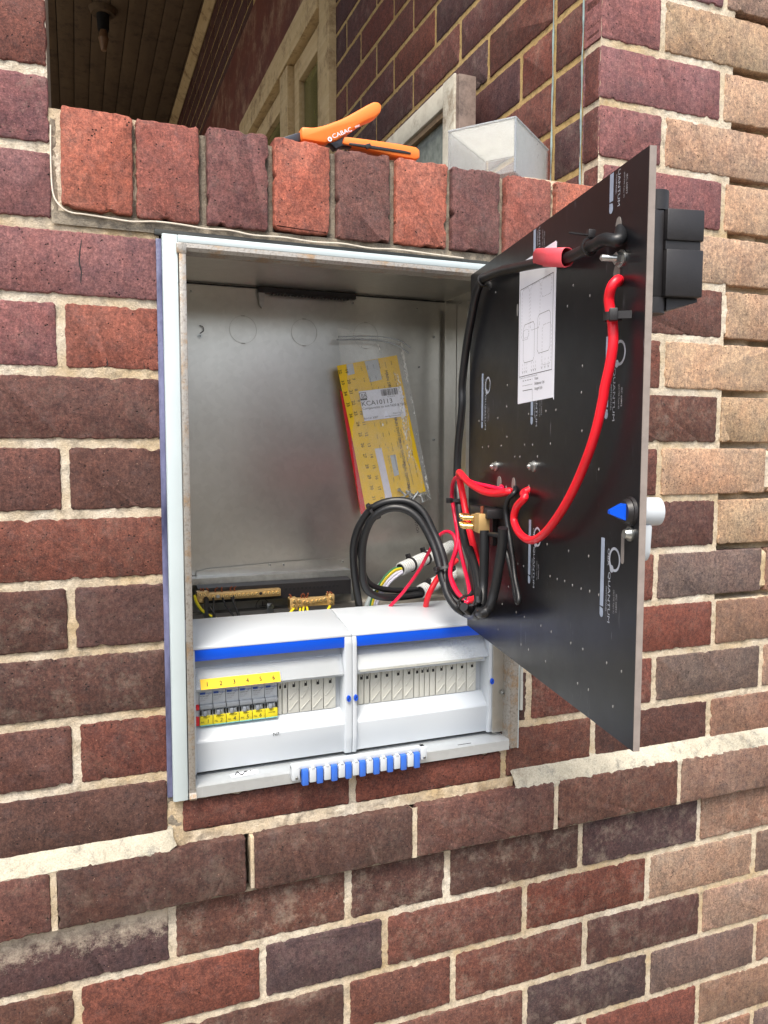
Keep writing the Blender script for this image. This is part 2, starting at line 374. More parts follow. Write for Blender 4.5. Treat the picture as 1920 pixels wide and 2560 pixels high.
# ---- brick meshes
def brick_mesh(w, h, depth, seed, rag=1.0, corner=3.5, ledge=False):
    """face at y=0 looking to -y, origin at the face's centre; ragged outline, rounded arris"""
    rnd = random.Random(seed); step = 3.0; pts = []; seed = seed % 997
    hw, hh = w/2, h/2
    def side(a, bb, nx, nz):
        L = (Vector(bb)-Vector(a)).length; n = max(2, int(L/step))
        for i in range(n):
            t = i/n; p = Vector(a).lerp(Vector(bb), t); s_ = L*t
            q = noise.noise(Vector((p.x*.11+seed*3.7, p.y*.11, seed*1.3)))*1.2+noise.noise(Vector((p.x*.33, p.y*.33+seed*9.1, seed)))*1.2+noise.noise(Vector((p.x*.9, p.y*.9, seed)))*.6
            q -= max(0, noise.noise(Vector((p.x*.06+seed, p.y*.06, 41)))-.30)*11
            e = min(s_, L-s_); cr = corner*max(0, 1-e/corner)**2*.6
            o = rag*q-cr
            pts.append(Vector((p.x+nx*o, p.y+nz*o)))
    side((-hw, -hh), (hw, -hh), 0, -1); side((hw, -hh), (hw, hh), 1, 0)
    side((hw, hh), (-hw, hh), 0, 1); side((-hw, hh), (-hw, -hh), -1, 0)
    n = len(pts); V = []; Fs = []
    rings = [(0, depth), (0, 2.2), (.6, .8), (2.2, 0.0)]
    for ins, y in rings:
        for i, p in enumerate(pts):
            q = Vector((max(-hw+ins, min(hw-ins, p.x)), max(-hh+ins, min(hh-ins, p.y)))) if ins else p
            d = (q - p); q = p + d
            if ins:
                # move towards the centre box
                cx = max(-hw+corner, min(hw-corner, p.x)); cz = max(-hh+corner, min(hh-corner, p.y))
                v = Vector((cx-p.x, cz-p.y)); L = v.length or 1; q = p + v/L*min(ins, L)
            yy = y+(noise.noise(Vector((q.x*.2, q.y*.2, seed+ins)))*.35 if ins and ins < 1.5 else 0)
            V.append(Vector((q.x, yy, q.y)))
    for r in range(len(rings)-1):
        for i in range(n):
            j = (i+1) % n; Fs.append((r*n+i, r*n+j, (r+1)*n+j, (r+1)*n+i))
    Fs.append(tuple(range(len(V)-1, len(V)-n-1, -1)))
    mb = MB(); mb.add(V, Fs); me = mb.mesh('brick', True); me.materials.append(BRICK); return me
_cache = {}
def brick(parent, x, z, w, h, colr, Mw=None, y=0, bloom=0.0, seed=None, share=None, depth=14, rag=1.0, rot=0.0):
    """parent wall; centre (x,z) on the wall, in mm"""
    if share is not None:
        key = (round(w), round(h), share); me = _cache.get(key)
        if me is None: me = _cache[key] = brick_mesh(w, h, depth, 1000+len(_cache), rag)
    else:
        me = brick_mesh(w, h, depth, seed if seed is not None else random.randint(1, 99999), rag)
    o = link('brick', me, None, parent)
    loc = Vector((x, y, z)); 
    if Mw is None: o.matrix_basis = Matrix.Translation(loc*0.001) @ Matrix.Rotation(R(rot), 4, 'Y')
    else: o.matrix_basis = Mw @ Matrix.Translation(loc*0.001)
    j = random.uniform(.90, 1.10); c = srgb(*colr)
    L = .3*c[0]+.5*c[1]+.2*c[2]; c = [v*.68+L*.32 for v in c[:3]]; j *= .90
    o.color = (c[0]*j*random.uniform(.96, 1.05), c[1]*j, c[2]*j*random.uniform(.95, 1.05), 1-bloom)
    return o
PAL = {'P': (140, 88, 94), 'R': (120, 68, 54), 'O': (160, 88, 66), 'D': (94, 62, 56), 'B': (108, 68, 58),
       'T': (188, 160, 124), 'G': (120, 100, 92), 'M': (146, 112, 92), 'K': (86, 64, 68), 'N': (122, 64, 48), 'U': (160, 134, 112)}

wall = empty('front_wall', label='red and purple brick house wall with projecting ledge course around the open meter box', cat='wall')
# mortar bed: displaced sheets with gaps for the box and the verandah opening
def sheet(x0, x1, z0, z1, name='mortar', m=MORTAR, y0=2.4, step=4, parent=wall, Mw=None, amp=1.0, deep=None):
    nx = max(1, int((x1-x0)/step)); nz = max(1, int((z1-z0)/step)); V = []; Fs = []
    for j in range(nz+1):
        for i in range(nx+1):
            x = x0+(x1-x0)*i/nx; z = z0+(z1-z0)*j/nz
            q = noise.noise(Vector((x*.045, z*.045, 3.1)))*1.3+noise.noise(Vector((x*.16, z*.16, 8)))*1.3+noise.noise(Vector((x*.4, z*.4, 2)))*.7
            y = y0+amp*q
            if deep: y += deep(x, z)
            V.append(Vector((x, y, z)))
    for j in range(nz):
        for i in range(nx):
            a = j*(nx+1)+i; Fs.append((a, a+1, a+nx+2, a+nx+1))
    o = MB().add(V, Fs).build(name, m, parent)
    if Mw: o.matrix_basis = Mw
    return o
def eroded(x, z):
    if x < 1290 or z < -690: return 0
    k = (-z/86) % 1
    bed = max(0, min(1, 1.7-min(k, 1-k)*12))
    return bed*max(0, min(26, 17+26*noise.noise(Vector((x*.014, z*.014, 5)))))
BX0, BX1, BZ0, BZ1 = 384, 902, -897, -171
sheet(-160, 262, -40, 700); sheet(1030, 1900, -40, 700, deep=eroded, m=MORTAR)
sheet(-160, BX0, -950, -40); sheet(BX1, 1030, -950, -40, deep=None); sheet(1030, 1900, -950, -40, deep=eroded, m=MORTAR)
sheet(BX0, BX1, -950, BZ0)
sheet(262, 1030, -171, -158, m=MORTAR_GREY, y0=3)
sheet(-160, 1900, -1560, -1036)
b = MB()
for x0, x1, z0, z1 in ((-1500, 262, -36, 2000), (1244, 3600, -36, 2000), (-1500, BX0, -1940, -41), (BX1, 3600, -1940, -41), (BX0, BX1, -1940, BZ0-2), (BX0+.5, BX1-.5, -160, -105)):
    b.box(x0, x1, 31, 232, z0, z1)
b.box(262, 1042, 31, 232, 1750, 2000)
b.build('wall_core', MORTAR_GREY, wall, False)
# gap fillers outside the built bricks (never in view): rendered plinth and wall ends
b = MB().box(-1500, 3600, 4, 30, -1935, -1562).box(-1500, -162, 4, 30, -1560, 2000).box(1902, 3600, 4, 30, -1560, 2000).box(-160, 262, 4, 30, 702, 2000).box(1030, 1900, 4, 30, 702, 2000).box(262, 1030, 4, 30, 1750, 2000)
b.build('render_coat', MORTAR_GREY, wall, False)

rows = {  # course: (joint centres, colours); None = no brick
 -8: ([-87, 153, 262, None, 1030, 1265, 1505, 1745, 1900], 'BR.PTTM'), -7: ([-160, 33, 262, None, 1030, 1144, 1385, 1625, 1865], 'RP.RTTT'),
 -6: ([-87, 153, 262, None, 1030, 1265, 1505, 1745, 1900], 'BR.PTTM'), -5: ([-160, 33, 262, None, 1030, 1144, 1385, 1625, 1865], 'RP.RTTT'),
 -4: ([-87, 153, 262, None, 1030, 1265, 1505, 1745, 1900], 'BR.PUTM'), -3: ([-160, 33, 262, None, 1030, 1144, 1385, 1625, 1865], 'RP.PTTT'),
 -2: ([-87, 153, 262, None, 1030, 1265, 1505, 1745, 1900], 'BR.PTTM'), -1: ([-160, 33, 262, None, 1030, 1150, 1392, 1632, 1872], 'RR.PTTT'),
 0: ([-87, 153, 262, None, 1035, 1274, 1512, 1752, 1900], 'BP.PTTT'), 1: ([-160, 33, 262, None, 1040, 1161, 1392, 1632, 1872], 'RP.PTTT'),
 2: ([-90, 150, 381, None, 905, 1045, 1285, 1520, 1760, 1900], 'BP.RBTTT'), 3: ([-155, 33, 153, 268, 381, None, 905, 922, 1162, 1395, 1635, 1875], 'BPPO.RRTTT'),
 4: ([-90, 150, 381, None, 905, 1042, 1281, 1515, 1755, 1900], 'BB.RBTTT'), 5: ([-155, 33, 153, 268, 381, None, 905, 922, 1161, 1392, 1632, 1872], 'PBBB.RRTTT'),
 6: ([-90, 150, 381, None, 905, 1042, 1283, 1515, 1755, 1900], 'BN.RDTTT'), 7: ([-155, 33, 153, 270, 381, None, 905, 924, 1160, 1393, 1632, 1872], 'DDDD.RRGMT'),
 8: ([-90, 150, 381, None, 905, 922, 1045, 1286, 1520, 1760, 1900], 'BD.RRNMTT'), 9: ([-155, 33, 153, 271, 381, None, 905, 924, 1163, 1397, 1637, 1877], 'BDBN.DRGUT'),
 10: ([-90, 150, 384, 394, 635, 880, 1044, 1282, 1520, 1760, 1900], 'BD.NNRDMMT'),
}
cols_over = {}
for k, (js, cs) in rows.items():
    ci = 0; zc = -86*k-43
    prev = js[0]
    for i in range(1, len(js)):
        if js[i] is None: prev = None; ci += 0; continue
        if prev is None:
            prev = js[i]; ci += 1 if cs[ci] == '.' else 0; continue
        c = cs[ci] if ci < len(cs) else 'T'; ci += 1
        if c == '.': prev = js[i]; continue
        x0, x1 = prev+(0 if prev in (1030,) else 5), js[i]-(0 if js[i] in (262, 381) else 5)
        if prev in (905,): x0 = prev
        prev = js[i]
        if x1-x0 < 8: continue
        g = PAL[c]
        h = 75+random.uniform(-1, 1)
        tan = c in 'TUMG'
        zz = zc; xx = x1
        if k == 2 and x1 == 381: h = 74; zz -= 1
        if k == 10 and 390 < x0 < 870: h, zz = 43, -919.5
        y = random.uniform(-1.0, .8)
        brick(wall, (x0+xx)/2, zz, xx-x0, h, g, y=y, depth=45 if x0 == 1030 else 20, bloom=random.choice((0, .1, .25)) if not tan else .1, rag=.8,
              seed=abs(k)*131+int(x0+400))
# below the ledge
low = {12: ([-110, 134, 382, 628, 786, 1025, 1268, 1508, 1748, 1900], 'MKBDDKMMT'), 13: ([-150, 23, 263, 503, 685, 922, 1162, 1398, 1638, 1878], 'BBNKRNUGM'),
       14: ([-90, 143, 386, 626, 797, 1038, 1280, 1520, 1760, 1900], 'RBDRRDUMT'), 15: ([-140, 93, 333, 573, 686, 926, 1170, 1409, 1649, 1889], 'DBRBBKGMT'),
       16: ([-90, 143, 383, 560, 800, 1040, 1280, 1520, 1760, 1900], 'RBDRBNMMT'), 17: ([-150, 20, 260, 500, 686, 926, 1170, 1410, 1650, 1890], 'BDRBRDMGT')}
for k, (js, cs) in low.items():
    for i in range(len(js)-1):
        c = cs[i]; x0, x1 = js[i]+5, js[i+1]-5
        bl = 1.0 if (k == 12 and x1 < 400) else (.45 if k == 12 else random.choice((0, .15, .3)))
        brick(wall, (x0+x1)/2, -86*k-43, x1-x0, 75.5, PAL[c], y=random.uniform(-1, .8), bloom=bl, seed=k*77+i, depth=22, rag=.9)
# projecting ledge course with sloped mortar weathering on top
LY = -17
js = [-240, 0, 240, 484, 725, 966, 1208, 1452, 1692, 1900]; cs = 'BBDDBBMTT'
for i in range(len(js)-1):
    x0, x1 = js[i]+(4 if i != 3 else 6), js[i+1]-(6 if i == 2 else 4)
    brick(wall, (x0+x1)/2, -993+random.uniform(-1, 1), x1-x0, 76, PAL[cs[i]], y=LY+random.uniform(-1, 1), depth=46, seed=500+i, rag=1.1, bloom=.15)
for i, x in enumerate(js[1:-1]):
    if x == 484: MB().box(x+1, x+6, LY+3, LY+30, -1029, -957, c=1).build('mortar', MORTAR, wall); continue
    mb = MB(); V = []; Fs = []
    n = 22
    for j in range(n+1):
        z = -1031+76*j/n
        wl = 5.2+noise.noise(Vector((x, z*.15, 0)))*1.6; wr = 5.2+noise.noise(Vector((x, z*.15, 9)))*1.6
        y = LY+1.6+noise.noise(Vector((x, z*.1, 4)))*1.2
        V += [Vector((x-wl, y+8, z)), Vector((x-wl*.7, y, z)), Vector((x+wr*.7, y, z)), Vector((x+wr, y+8, z))]
    for j in range(n):
        for q in range(3): a = j*4+q; Fs.append((a, a+1, a+5, a+4))
    mb.add(V, Fs).build('mortar', MORTAR, wall)
def lump(x0, x1, z0, z1, y, m, name='mortar', seed=0):
    V = []; Fs = []; nx, nz = max(2, int((x1-x0)/3)), max(2, int((z1-z0)/4))
    for j in range(nz+1):
        for i in range(nx+1):
            x = x0+(x1-x0)*i/nx; z = z0+(z1-z0)*j/nz
            V.append(Vector((x, y+noise.noise(Vector((x*.09, z*.06, seed)))*2.6+noise.noise(Vector((x*.3, z*.2, seed)))*1.1, z)))
    for j in range(nz):
        for i in range(nx): a = j*(nx+1)+i; Fs.append((a, a+1, a+nx+2, a+nx+1))
    MB().add(V, Fs).build(name, m, wall)
def weathering(x0, x1, name, m, ztop=-933, zfront=-953, seed=0):
    V = []; Fs = []; nx = int((x1-x0)/4); prof = [(3.5, ztop+6), (1.5, ztop+1), (-3, ztop-3), (-9, ztop-9), (LY+3.5, zfront+1.5), (LY+.8, zfront-1.5), (LY+1.5, zfront-6)]
    for i in range(nx+1):
        x = x0+(x1-x0)*i/nx
        for q, (y, z) in enumerate(prof):
            d = noise.noise(Vector((x*.05, q*.6, seed)))*1.6+noise.noise(Vector((x*.2, q*1.1, seed)))*.9
            if q in (4, 5): d *= .8
            xe = noise.noise(Vector((q*.9, seed, 3)))*9*max(0, 1-min(i, nx-i)/5); V.append(Vector((x+xe, y+d*.4+(2.5 if i in (0, nx) else 0), z+d*1.25)))
    m_ = len(prof)
    for i in range(nx):
        for q in range(m_-1): a = i*m_+q; Fs.append((a, a+1, a+m_+1, a+m_))
    MB().add(V, Fs).build(name, m, wall)
weathering(-160, 386, 'mortar_weathering', WEATHER); weathering(893, 1900, 'mortar_weathering', WEATHER, -929, -955, 4)
lump(384, 895, -956, -939, -3, MORTAR, seed=31)
# shadow gap underside + backing between ledge and wall
MB().box(-160, 1900, -6, 8, -1036, -1032.5).build('mortar_bed', MORTAR_GREY, wall)
# grey mortar wedge at the lower left corner of the box, and the raked joint on its right
lump(380, 397, -948, -880, 3, MORTAR_GREY, seed=2); lump(872, 888, -946, -896, 5, MORTAR_GREY, seed=5)
lump(629, 640, -945, -896, 4, MORTAR_GREY, seed=9); lump(896, 906, -880, -172, 5, MORTAR_GREY, seed=11)

# rowlock sill bricks over the box, one by one
scol = ['O', 'R', 'P', 'O', 'P', 'O', 'P', 'R', 'O']
scc = {'O': (178, 98, 74), 'R': (160, 90, 78), 'P': (124, 80, 80)}
for i, c in enumerate(scol):
    x0 = 274+84.6*i; top = -39+random.uniform(-3, 2)-(2 if i > 3 else 0); bot = -156+random.uniform(-2, 2)
    w = 75+random.uniform(-1.5, 2)
    if i == 0: w = 80
    me = brick_mesh(w, top-bot, 175, 900+i, .9, 4)
    o = link('sill_brick', me, None, wall); o.matrix_basis = Matrix.Translation(Vector((x0+w/2, -7+random.uniform(-1.5, 1.5), (top+bot)/2))*0.001) @ Matrix.Rotation(R(random.uniform(-.8, .8)), 4, 'Y')
    cc = srgb(*scc[c]); L = .3*cc[0]+.5*cc[1]+.2*cc[2]; o.color = (*[(v*.74+L*.26)*.84*random.uniform(.93, 1.06) for v in cc[:3]], .92)
for i in range(10):
    x = 270+84.6*i-(4 if i == 0 else 0); V = []; Fs = []; n = 28; top = -47 if i else -52
    prof = [(-7.5, 175), (-6.5, 6), (-2, 1.5), (3, 2.5), (7.5, 8), (7.5, 175)]
    for j in range(n+2):
        z = -160+(top+160)*min(j, n)/n
        for q, (dx, y) in enumerate(prof):
            d = noise.noise(Vector((x+dx, z*.12, q)))*1.8
            V.append(Vector((x+dx, (175 if j == n+1 else y+d), z+(noise.noise(Vector((dx, y*.1, i)))*3 if j >= n else 0))))
    for j in range(n+1):
        for q in range(5): a = j*6+q; Fs.append((a, a+1, a+7, a+6))
    MB().add(V, Fs).build('mortar', MORTAR_GREY, wall)
# mortar strip, dark flashing and pale membrane edge under the sill bricks
lump(262, 1030, -172, -157, -1, MORTAR_GREY, seed=21)
V = []; Fs = []
MB().box(378, 1000, -3, 28, -174, -167, c=1).build('flashing', SEAL, wall)
MB().tube([(264, 0, -60), (263, 0, -100), (264, -1, -135), (270, -3, -150), (282, -4, -158), (300, -4, -159), (330, -5, -161), (352, -5, -162), (380, -6, -159.5), (410, -6, -160), (440, -6, -162), (470, -6, -161),
           (500, -6, -164), (540, -6, -163), (580, -6, -165), (620, -6, -163.5), (660, -6, -166), (700, -6, -164), (760, -6, -166), (800, -6, -167)], 1.0, 6, 6).build('membrane_edge', CAULK, wall)
# cracks in the long brick beside the box
def crack(pts, r=.5, m=BLACKHOLE):
    MB().tube([(x, -.35, z) for x, z in pts], r, 5, 3, rad=lambda t: .4+1.2*math.sin(t*math.pi)).build('crack', m, wall)
crack([(296, -177), (294, -190), (292, -202), (291, -214), (293, -226), (292, -238), (294, -247)], .75)
crack([(341, -236), (342, -244), (343, -251)], .35); crack([(318, -325), (320, -333), (316, -338)], .4); crack([(362, -328), (363, -338)], .3)

# ---- return wall (into the verandah)
vw = empty('verandah_wall', label='dim purple brick wall running back into the verandah behind the sill', cat='wall')
MR = Matrix.Translation((1.030, 0, 0)) @ Matrix.Rotation(R(-90), 4, 'Z')      # local x -> -y, local y -> +x
def rbrick(y0, y1, k, c, share=None):
    brick(vw, -(y0+y1)/2, -86*k-43, (y1-y0), 76, c, Mw=MR, share=share, rag=.6, depth=16, bloom=random.choice((0, .1, .2)), y=random.uniform(-.8, .8))
RC = [(104, 60, 58), (118, 64, 54), (94, 58, 62), (86, 58, 62), (126, 66, 50)]
for k in range(-11, 1):
    odd = k % 2
    if odd: js = [46, 128, 233, 473, 713, 953, 1193, 1290]
    else: js = [46, 128, 353, 593, 833, 1073, 1290]
    rbrick(5 if k < 0 else 5, 41, k, (110, 58, 52))
    for a_, b_ in zip(js[:-1], js[1:]): rbrick(a_+5, b_-(5 if b_ < 1290 else 0), k, random.choice(RC))
for k in range(-22, -6):
    if k >= -16: ys, ye = 2614, 4400
    else: ys, ye = 2300, 5200
    y = ys+(120 if k % 2 else 0)
    while y < ye:
        rbrick(y+5, y+235, k, (96, 54, 48), share=1+(int(y)//7) % 4); y += 240
sheet(-1290, -46, -40, 1000, m=MORTAR_OLD, parent=vw, Mw=MR, step=6, y0=2.0, amp=.5)
sheet(-46, -4, -40, 1000, m=MORTAR, parent=vw, Mw=MR, step=6, y0=2.0, amp=.5)
sheet(-5400, -2612, 500, 1400, m=MORTAR_OLD, parent=vw, Mw=MR, step=20, y0=2.0)
sheet(-5400, -1292, 1400, 1960, m=MORTAR_OLD, parent=vw, Mw=MR, step=20, y0=2.0)
MB().box(1046, 1242, 32, 1290, -1940, 1950).box(1046, 1240, 2612, 5600, -1940, 1950).box(1046, 1240, 1290, 2612, 1402, 1950).box(1046, 1240, 1290, 2612, -1940, -300).build('wall_core', MORTAR_GREY, vw, False)
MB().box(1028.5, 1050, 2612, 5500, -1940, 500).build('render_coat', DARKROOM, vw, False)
MB().box(1022, 1046, 1330, 5400, 1004, 1396).build('painted_beam', BROWN_BEAM, vw)
PAINTLINE = plain('verdigris_paint', srgb(130, 150, 150), .7, 0, .35, 60)
for yy in (46, 128):
    MB().tube([(1028.2, yy+random.uniform(-1, 1), z) for z in range(-35, 900, 40)], 1.5, 6, 2, rad=lambda t: .8+.4*math.sin(t*70)).build('paint_line', PAINTLINE, vw)
# window in the return wall
wf = empty('verandah_window'); wf.parent = vw
def wbox(name, y0, y1, z0, z1, x0, x1, m=CREAM_TIMBER, par=wf): return MB().box(x0, x1, y0, y1, z0, z1, c=3).build(name, m, par)
wbox('frame', 1292, 1390, -600, 1002, 1008, 1090); wbox('frame', 1396, 2610, 900, 1000, 1002, 1080)
wbox('frame', 2520, 2612, -600, 896, 1008, 1090); wbox('frame', 1394, 1420, -600, 896, 1022, 1080)
wbox('mullion', 1770, 1880, -600, 896, 1006, 1090)
for a_, b_ in ((1424, 1766), (1884, 2516)):
    wbox('sash', a_, a_+58, -500, 894, 1030, 1070); wbox('sash', b_-58, b_, -500, 894, 1030, 1070); wbox('sash', a_+60, b_-60, 820, 892, 1030, 1070)
    MB().box(1050, 1054, a_+60, b_-60, -500, 818).build('pane', WINGLASS, wf)
    MB().box(1100, 1104, a_, b_, -500, 900).build('curtain', plain('olive_curtain', srgb(130, 122, 70), .9), wf)

# ---- ceiling boards
ceil = empty('ceiling', kind='structure')
for i in range(28):
    x0 = -1480+91*i
    if x0 > 1020: break
    MB().box(x0+2, min(x0+89, 1028), 60, 5500, 1931, 1946, c=2.5).build('board', CEIL_BOARD, ceil)
MB().box(-1500, 1040, 40, 5600, 1947, 1960).build('ceiling_lining', BLACKHOLE, ceil)
MB().prism([(1028, 1929), (985, 1929), (1000, 1908), (1028, 1890)], 300, 5500, axis=1).build('cornice', CREAM_TIMBER, ceil)
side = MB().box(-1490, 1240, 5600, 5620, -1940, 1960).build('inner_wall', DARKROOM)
tag(side, 'dim rendered wall closing the far end of the verandah', 'wall')
fl = MB().box(-1490, 1046, 232, 5600, -760, -700).build('verandah_floor', CONCRETE); tag(fl, kind='structure')
# bulb holder hanging from the ceiling
bh = empty('light_fitting', label='old brown light bulb holder hanging from the verandah ceiling', cat='light fitting')
c0 = at(222, 20, 2, 1929); 
MB().cyl(c0, c0+Vector((0, 0, -28)), 75, 60, 24).build('ceiling_rose', CEIL_BOARD, bh)
MB().cyl(c0+Vector((0, 0, -28)), c0+Vector((0, 0, -110)), 34, 30, 20).build('socket', BLACKHOLE, bh)
MB().cyl(c0+Vector((0, 0, -110)), c0+Vector((0, 0, -150)), 18, 26, 16).cyl(c0+Vector((0, 0, -150)), c0+Vector((0, 0, -215)), 28, 14, 16).build('bulb', plain('dusty_bulb', srgb(130, 100, 76), .3), bh)


# ================================================================ METER BOX
mbx = empty('meter_box', label='open galvanised steel meter box with white rim set in the brick wall', cat='meter box')
XL, XR, ZB, ZT, YB = 390, 898, -892, -176, 256
MB().box(XL, XR, YB, YB+1.2, ZB, ZT).build('back_plate', GALV, mbx)
MB().box(XL-1.2, XL, -4, YB+1, ZB, ZT).build('side_plate', GALV, mbx)
MB().box(XR, XR+1.2, -6, YB+1, ZB, ZT).build('side_plate', GALV, mbx)
MB().box(XL, XR, -4, YB, ZT, ZT+1.2).build('top_plate', GALV, mbx)
MB().box(XL, XR, 6, YB, ZB-1.2, ZB).build('bottom_plate', GALV, mbx)
# white rim and folded raw lip
MB().box(387, 405, -9, -5, -894, -173, c=1.2).box(386.5, 389, -6, 10, -894, -173).build('rim', WHITE_PAINT, mbx)
MB().box(405, 899, -9, -5, -182, -173, c=1.2).build('rim', WHITE_PAINT, mbx)
MB().box(406, 414.5, -11, -8.5, -880, -190, c=.8).prism([(-11, -880), (-8.5, -880), (-8.5, -886), (-16, -892), (-18, -889), (-11, -884)], 406, 415, axis=0).build('lip', EDGE, mbx)
MB().prism([(-10, -182.5), (-6, -182.5), (14, -191), (14, -193), (-8, -192), (-11, -188)], 403, 893, axis=0).build('lip', EDGE, mbx)
MB().box(403, 415, -11.5, -9.2, -196, -182.6, c=.8).build('lip', EDGE, mbx)
MB().box(884, 886, -9, 14, -888, -193, c=.6).box(886, 899, -9, -7, -892, -182.5, c=.6).build('lip', EDGE, mbx)
MB().prism([(34, -877.5), (-6, -877), (-9, -878.5), (-9, -893), (-7, -894), (-6, -880), (34, -880)], 406, 884, axis=0).build('bottom_flange', galv('bright_flange', srgb(190, 194, 196), srgb(216, 220, 222), .35, .6), mbx)
MB().box(866, 890, 12, 14, -872, -200).build('side_return', GALV, mbx)
MB().box(886.5, 897, 150, 186, -700, -194).build('side_return', GALV, mbx)
MB().box(892, 897, 200, 244, -880, -190).build('side_return', GALV, mbx)
MB().box(895.5, 897.8, 188, 197, -880, -190).build('seam', BLACKHOLE, mbx)
def screw(par, c, d, r=3.2, m=ZINC, washer=True, name='screw'):
    c = Vector(c); d = Vector(d).normalized(); b = MB()
    if washer: b.cyl(c, c+d*.8, r*1.5, None, 16)
    b.cyl(c+d*.5, c+d*2.2, r, r*.75, 14); s_ = b.build(name, m, par)
    u = d.orthogonal().normalized(); w = d.cross(u); e = c+d*2.25
    k = MB()
    for a_ in (u, w): 
        p = d.cross(a_)*.35
        k.add([e-a_*r*.6-p, e+a_*r*.6-p, e+a_*r*.6+p, e-a_*r*.6+p], [(0, 1, 2, 3)])
    k.build('cross_slot', BLACKHOLE, s_ if par is not None and par.parent is None else par)
    return s_
for x, y in ((432, 726), (412, 629), (762, 655), (900, 667), (937, 728), (937, 950), (905, 793), (700, 640)):
    p = at(x, y, 1, YB-1); screw(mbx, p, (0, -1, 0), 2.6 if x == 432 else 1.9, ZINC, x in (432, 937))
MB().tube([at(432, 720, 1, YB-3), at(440, 714, 1, YB-5), at(438, 706, 1, YB-5), at(431, 703, 1, YB-4)], .7, 6, 5).build('metal_swarf', STEELDK, mbx)
for x, y in ((525, 712), (657, 718), (790, 725)):
    c = at(x, y, 1, YB-.6); MB().ring(c, (0, -1, 0), 21.6, 22.0, .3, 40).box(c.x-3, c.x+3, YB-1.2, YB-.5, c.z+21, c.z+22.6).box(c.x-3, c.x+3, YB-1.2, YB-.5, c.z-22.6, c.z-21).build('knockout', plain('knockout_groove', srgb(168, 164, 156), .4, .8), mbx)
# slot at the top of the back plate with a black comb
k = MB().box(561, 727, 246, 255, -186, -177.5)
for i in range(24): k.box(582+i*5.6, 585+i*5.6, 244, 250, -189, -185)
k.build('slot_comb', BLACK, mbx)
MB().prism([(562, -186), (572, -186), (570, -205), (567, -210), (563, -205)], 248, 252, axis=1).box(565, 568, 250, 254, -176, -150).build('clip', ZINC, mbx)
MB().box(XL, 895, 252.8, 255.6, -179, -177).build('seam', BLACKHOLE, mbx)
# equipment plate, folded rail, black carrier
MB().prism([(456, -690), (456, -634), (478, -630), (690, -622.5), (694, -626), (716, -624.5), (716, -690)], 249, 251.5, axis=1).build('mounting_plate', GALV, mbx)
for x, y in ((583, 1224), (612, 1224), (740, 1217)): screw(mbx, at(x, y-4, 1, 248.5), (0, -1, 0), 2.4, ZINC, False)
a0, a1 = at(425, 1250, 1, 226), at(748, 1226, 1, 226)
MB().prism([(250, -641), (224, -641), (224, -651), (226, -651), (226, -643), (250, -643)], 440, 710, axis=0).build('rail', ZINC, mbx)
MB().prism([(225, -651), (206, -654), (206, -678), (225, -681)], 452, 703, axis=0).build('carrier', BLACK, mbx)
kk = MB()
for i in range(14): kk.cyl((592+i*6.7, 205.2, -663), (592+i*6.7, 206.5, -663), 2.0, None, 10)
kk.build('terminal_hole', BLACKHOLE, mbx)
MB().box(703, 716, 204, 206, -690, -652, c=1).build('carrier_clip', ZINC, mbx)
c = at(567, 1308, 1, 248.4); MB().ring(c, (0, -1, 0), 10.5, 11.3, .4, 32).build('earth_mark', STEELDK, mbx)
MB().box(c.x-.5, c.x+.5, 247.6, 248.3, c.z, c.z+7).box(c.x-6, c.x+6, 247.6, 248.3, c.z-1, c.z).box(c.x-4, c.x+4, 247.6, 248.3, c.z-4, c.z-3).build('earth_mark', STEELDK, mbx)
MB().box(450, 897, 150, 250, -735, -730).build('cable_tray', STEELDK, mbx)
# violet protective film and hinge leaf at the right, rivets
MB().box(379.5, 386.4, -1.5, 20, -890, -178, c=1).build('protective_film', VIOLET, mbx)
MB().box(900, 902, -6, 20, -894, -176).build('rim', WHITE_PAINT, mbx)
MB().box(902.5, 906.5, -8, -1, -834, -768, c=.8).cyl((905, -7, -834), (905, -7, -790), 2.6).cyl((905, -7, -789), (905, -7, -768), 2.2).build('hinge', GREY_PLASTIC, mbx)
screw(mbx, at(1094, 1502, 1, -3)+Vector((0, 12, 0)), (0, -1, 0), 2.6, ZINC, True, 'rivet')
screw(mbx, at(1068, 1602, 1, 4), (-.4, -1, .3), 3.2, ZINC, True)
def fl2(x, y): return at((460+x*.5304)/S, (1500+y*.5304)/S, 2, -876.6)
q4 = [fl2(215, 822), fl2(345, 797), fl2(352, 816), fl2(225, 839)]
stk = MB().add(q4, [(0, 1, 2, 3)]).build('mark_sticker', PAPER, mbx, False)
MB().tube([p_+Vector((0, 0, .5)) for p_ in (fl2(240, 828), fl2(250, 812), fl2(262, 820), fl2(275, 826), fl2(285, 812), fl2(298, 809))], 1.1, 6, 5, flat=.4).tube([p_+Vector((0, 0, .4)) for p_ in (fl2(310, 808), fl2(318, 807))], .8, 6, 2, flat=.4).build('mark', INK, stk)
MB().box(800, 822, -3, -1.8, -876.9, -876.6).build('slit', BLACKHOLE, mbx)
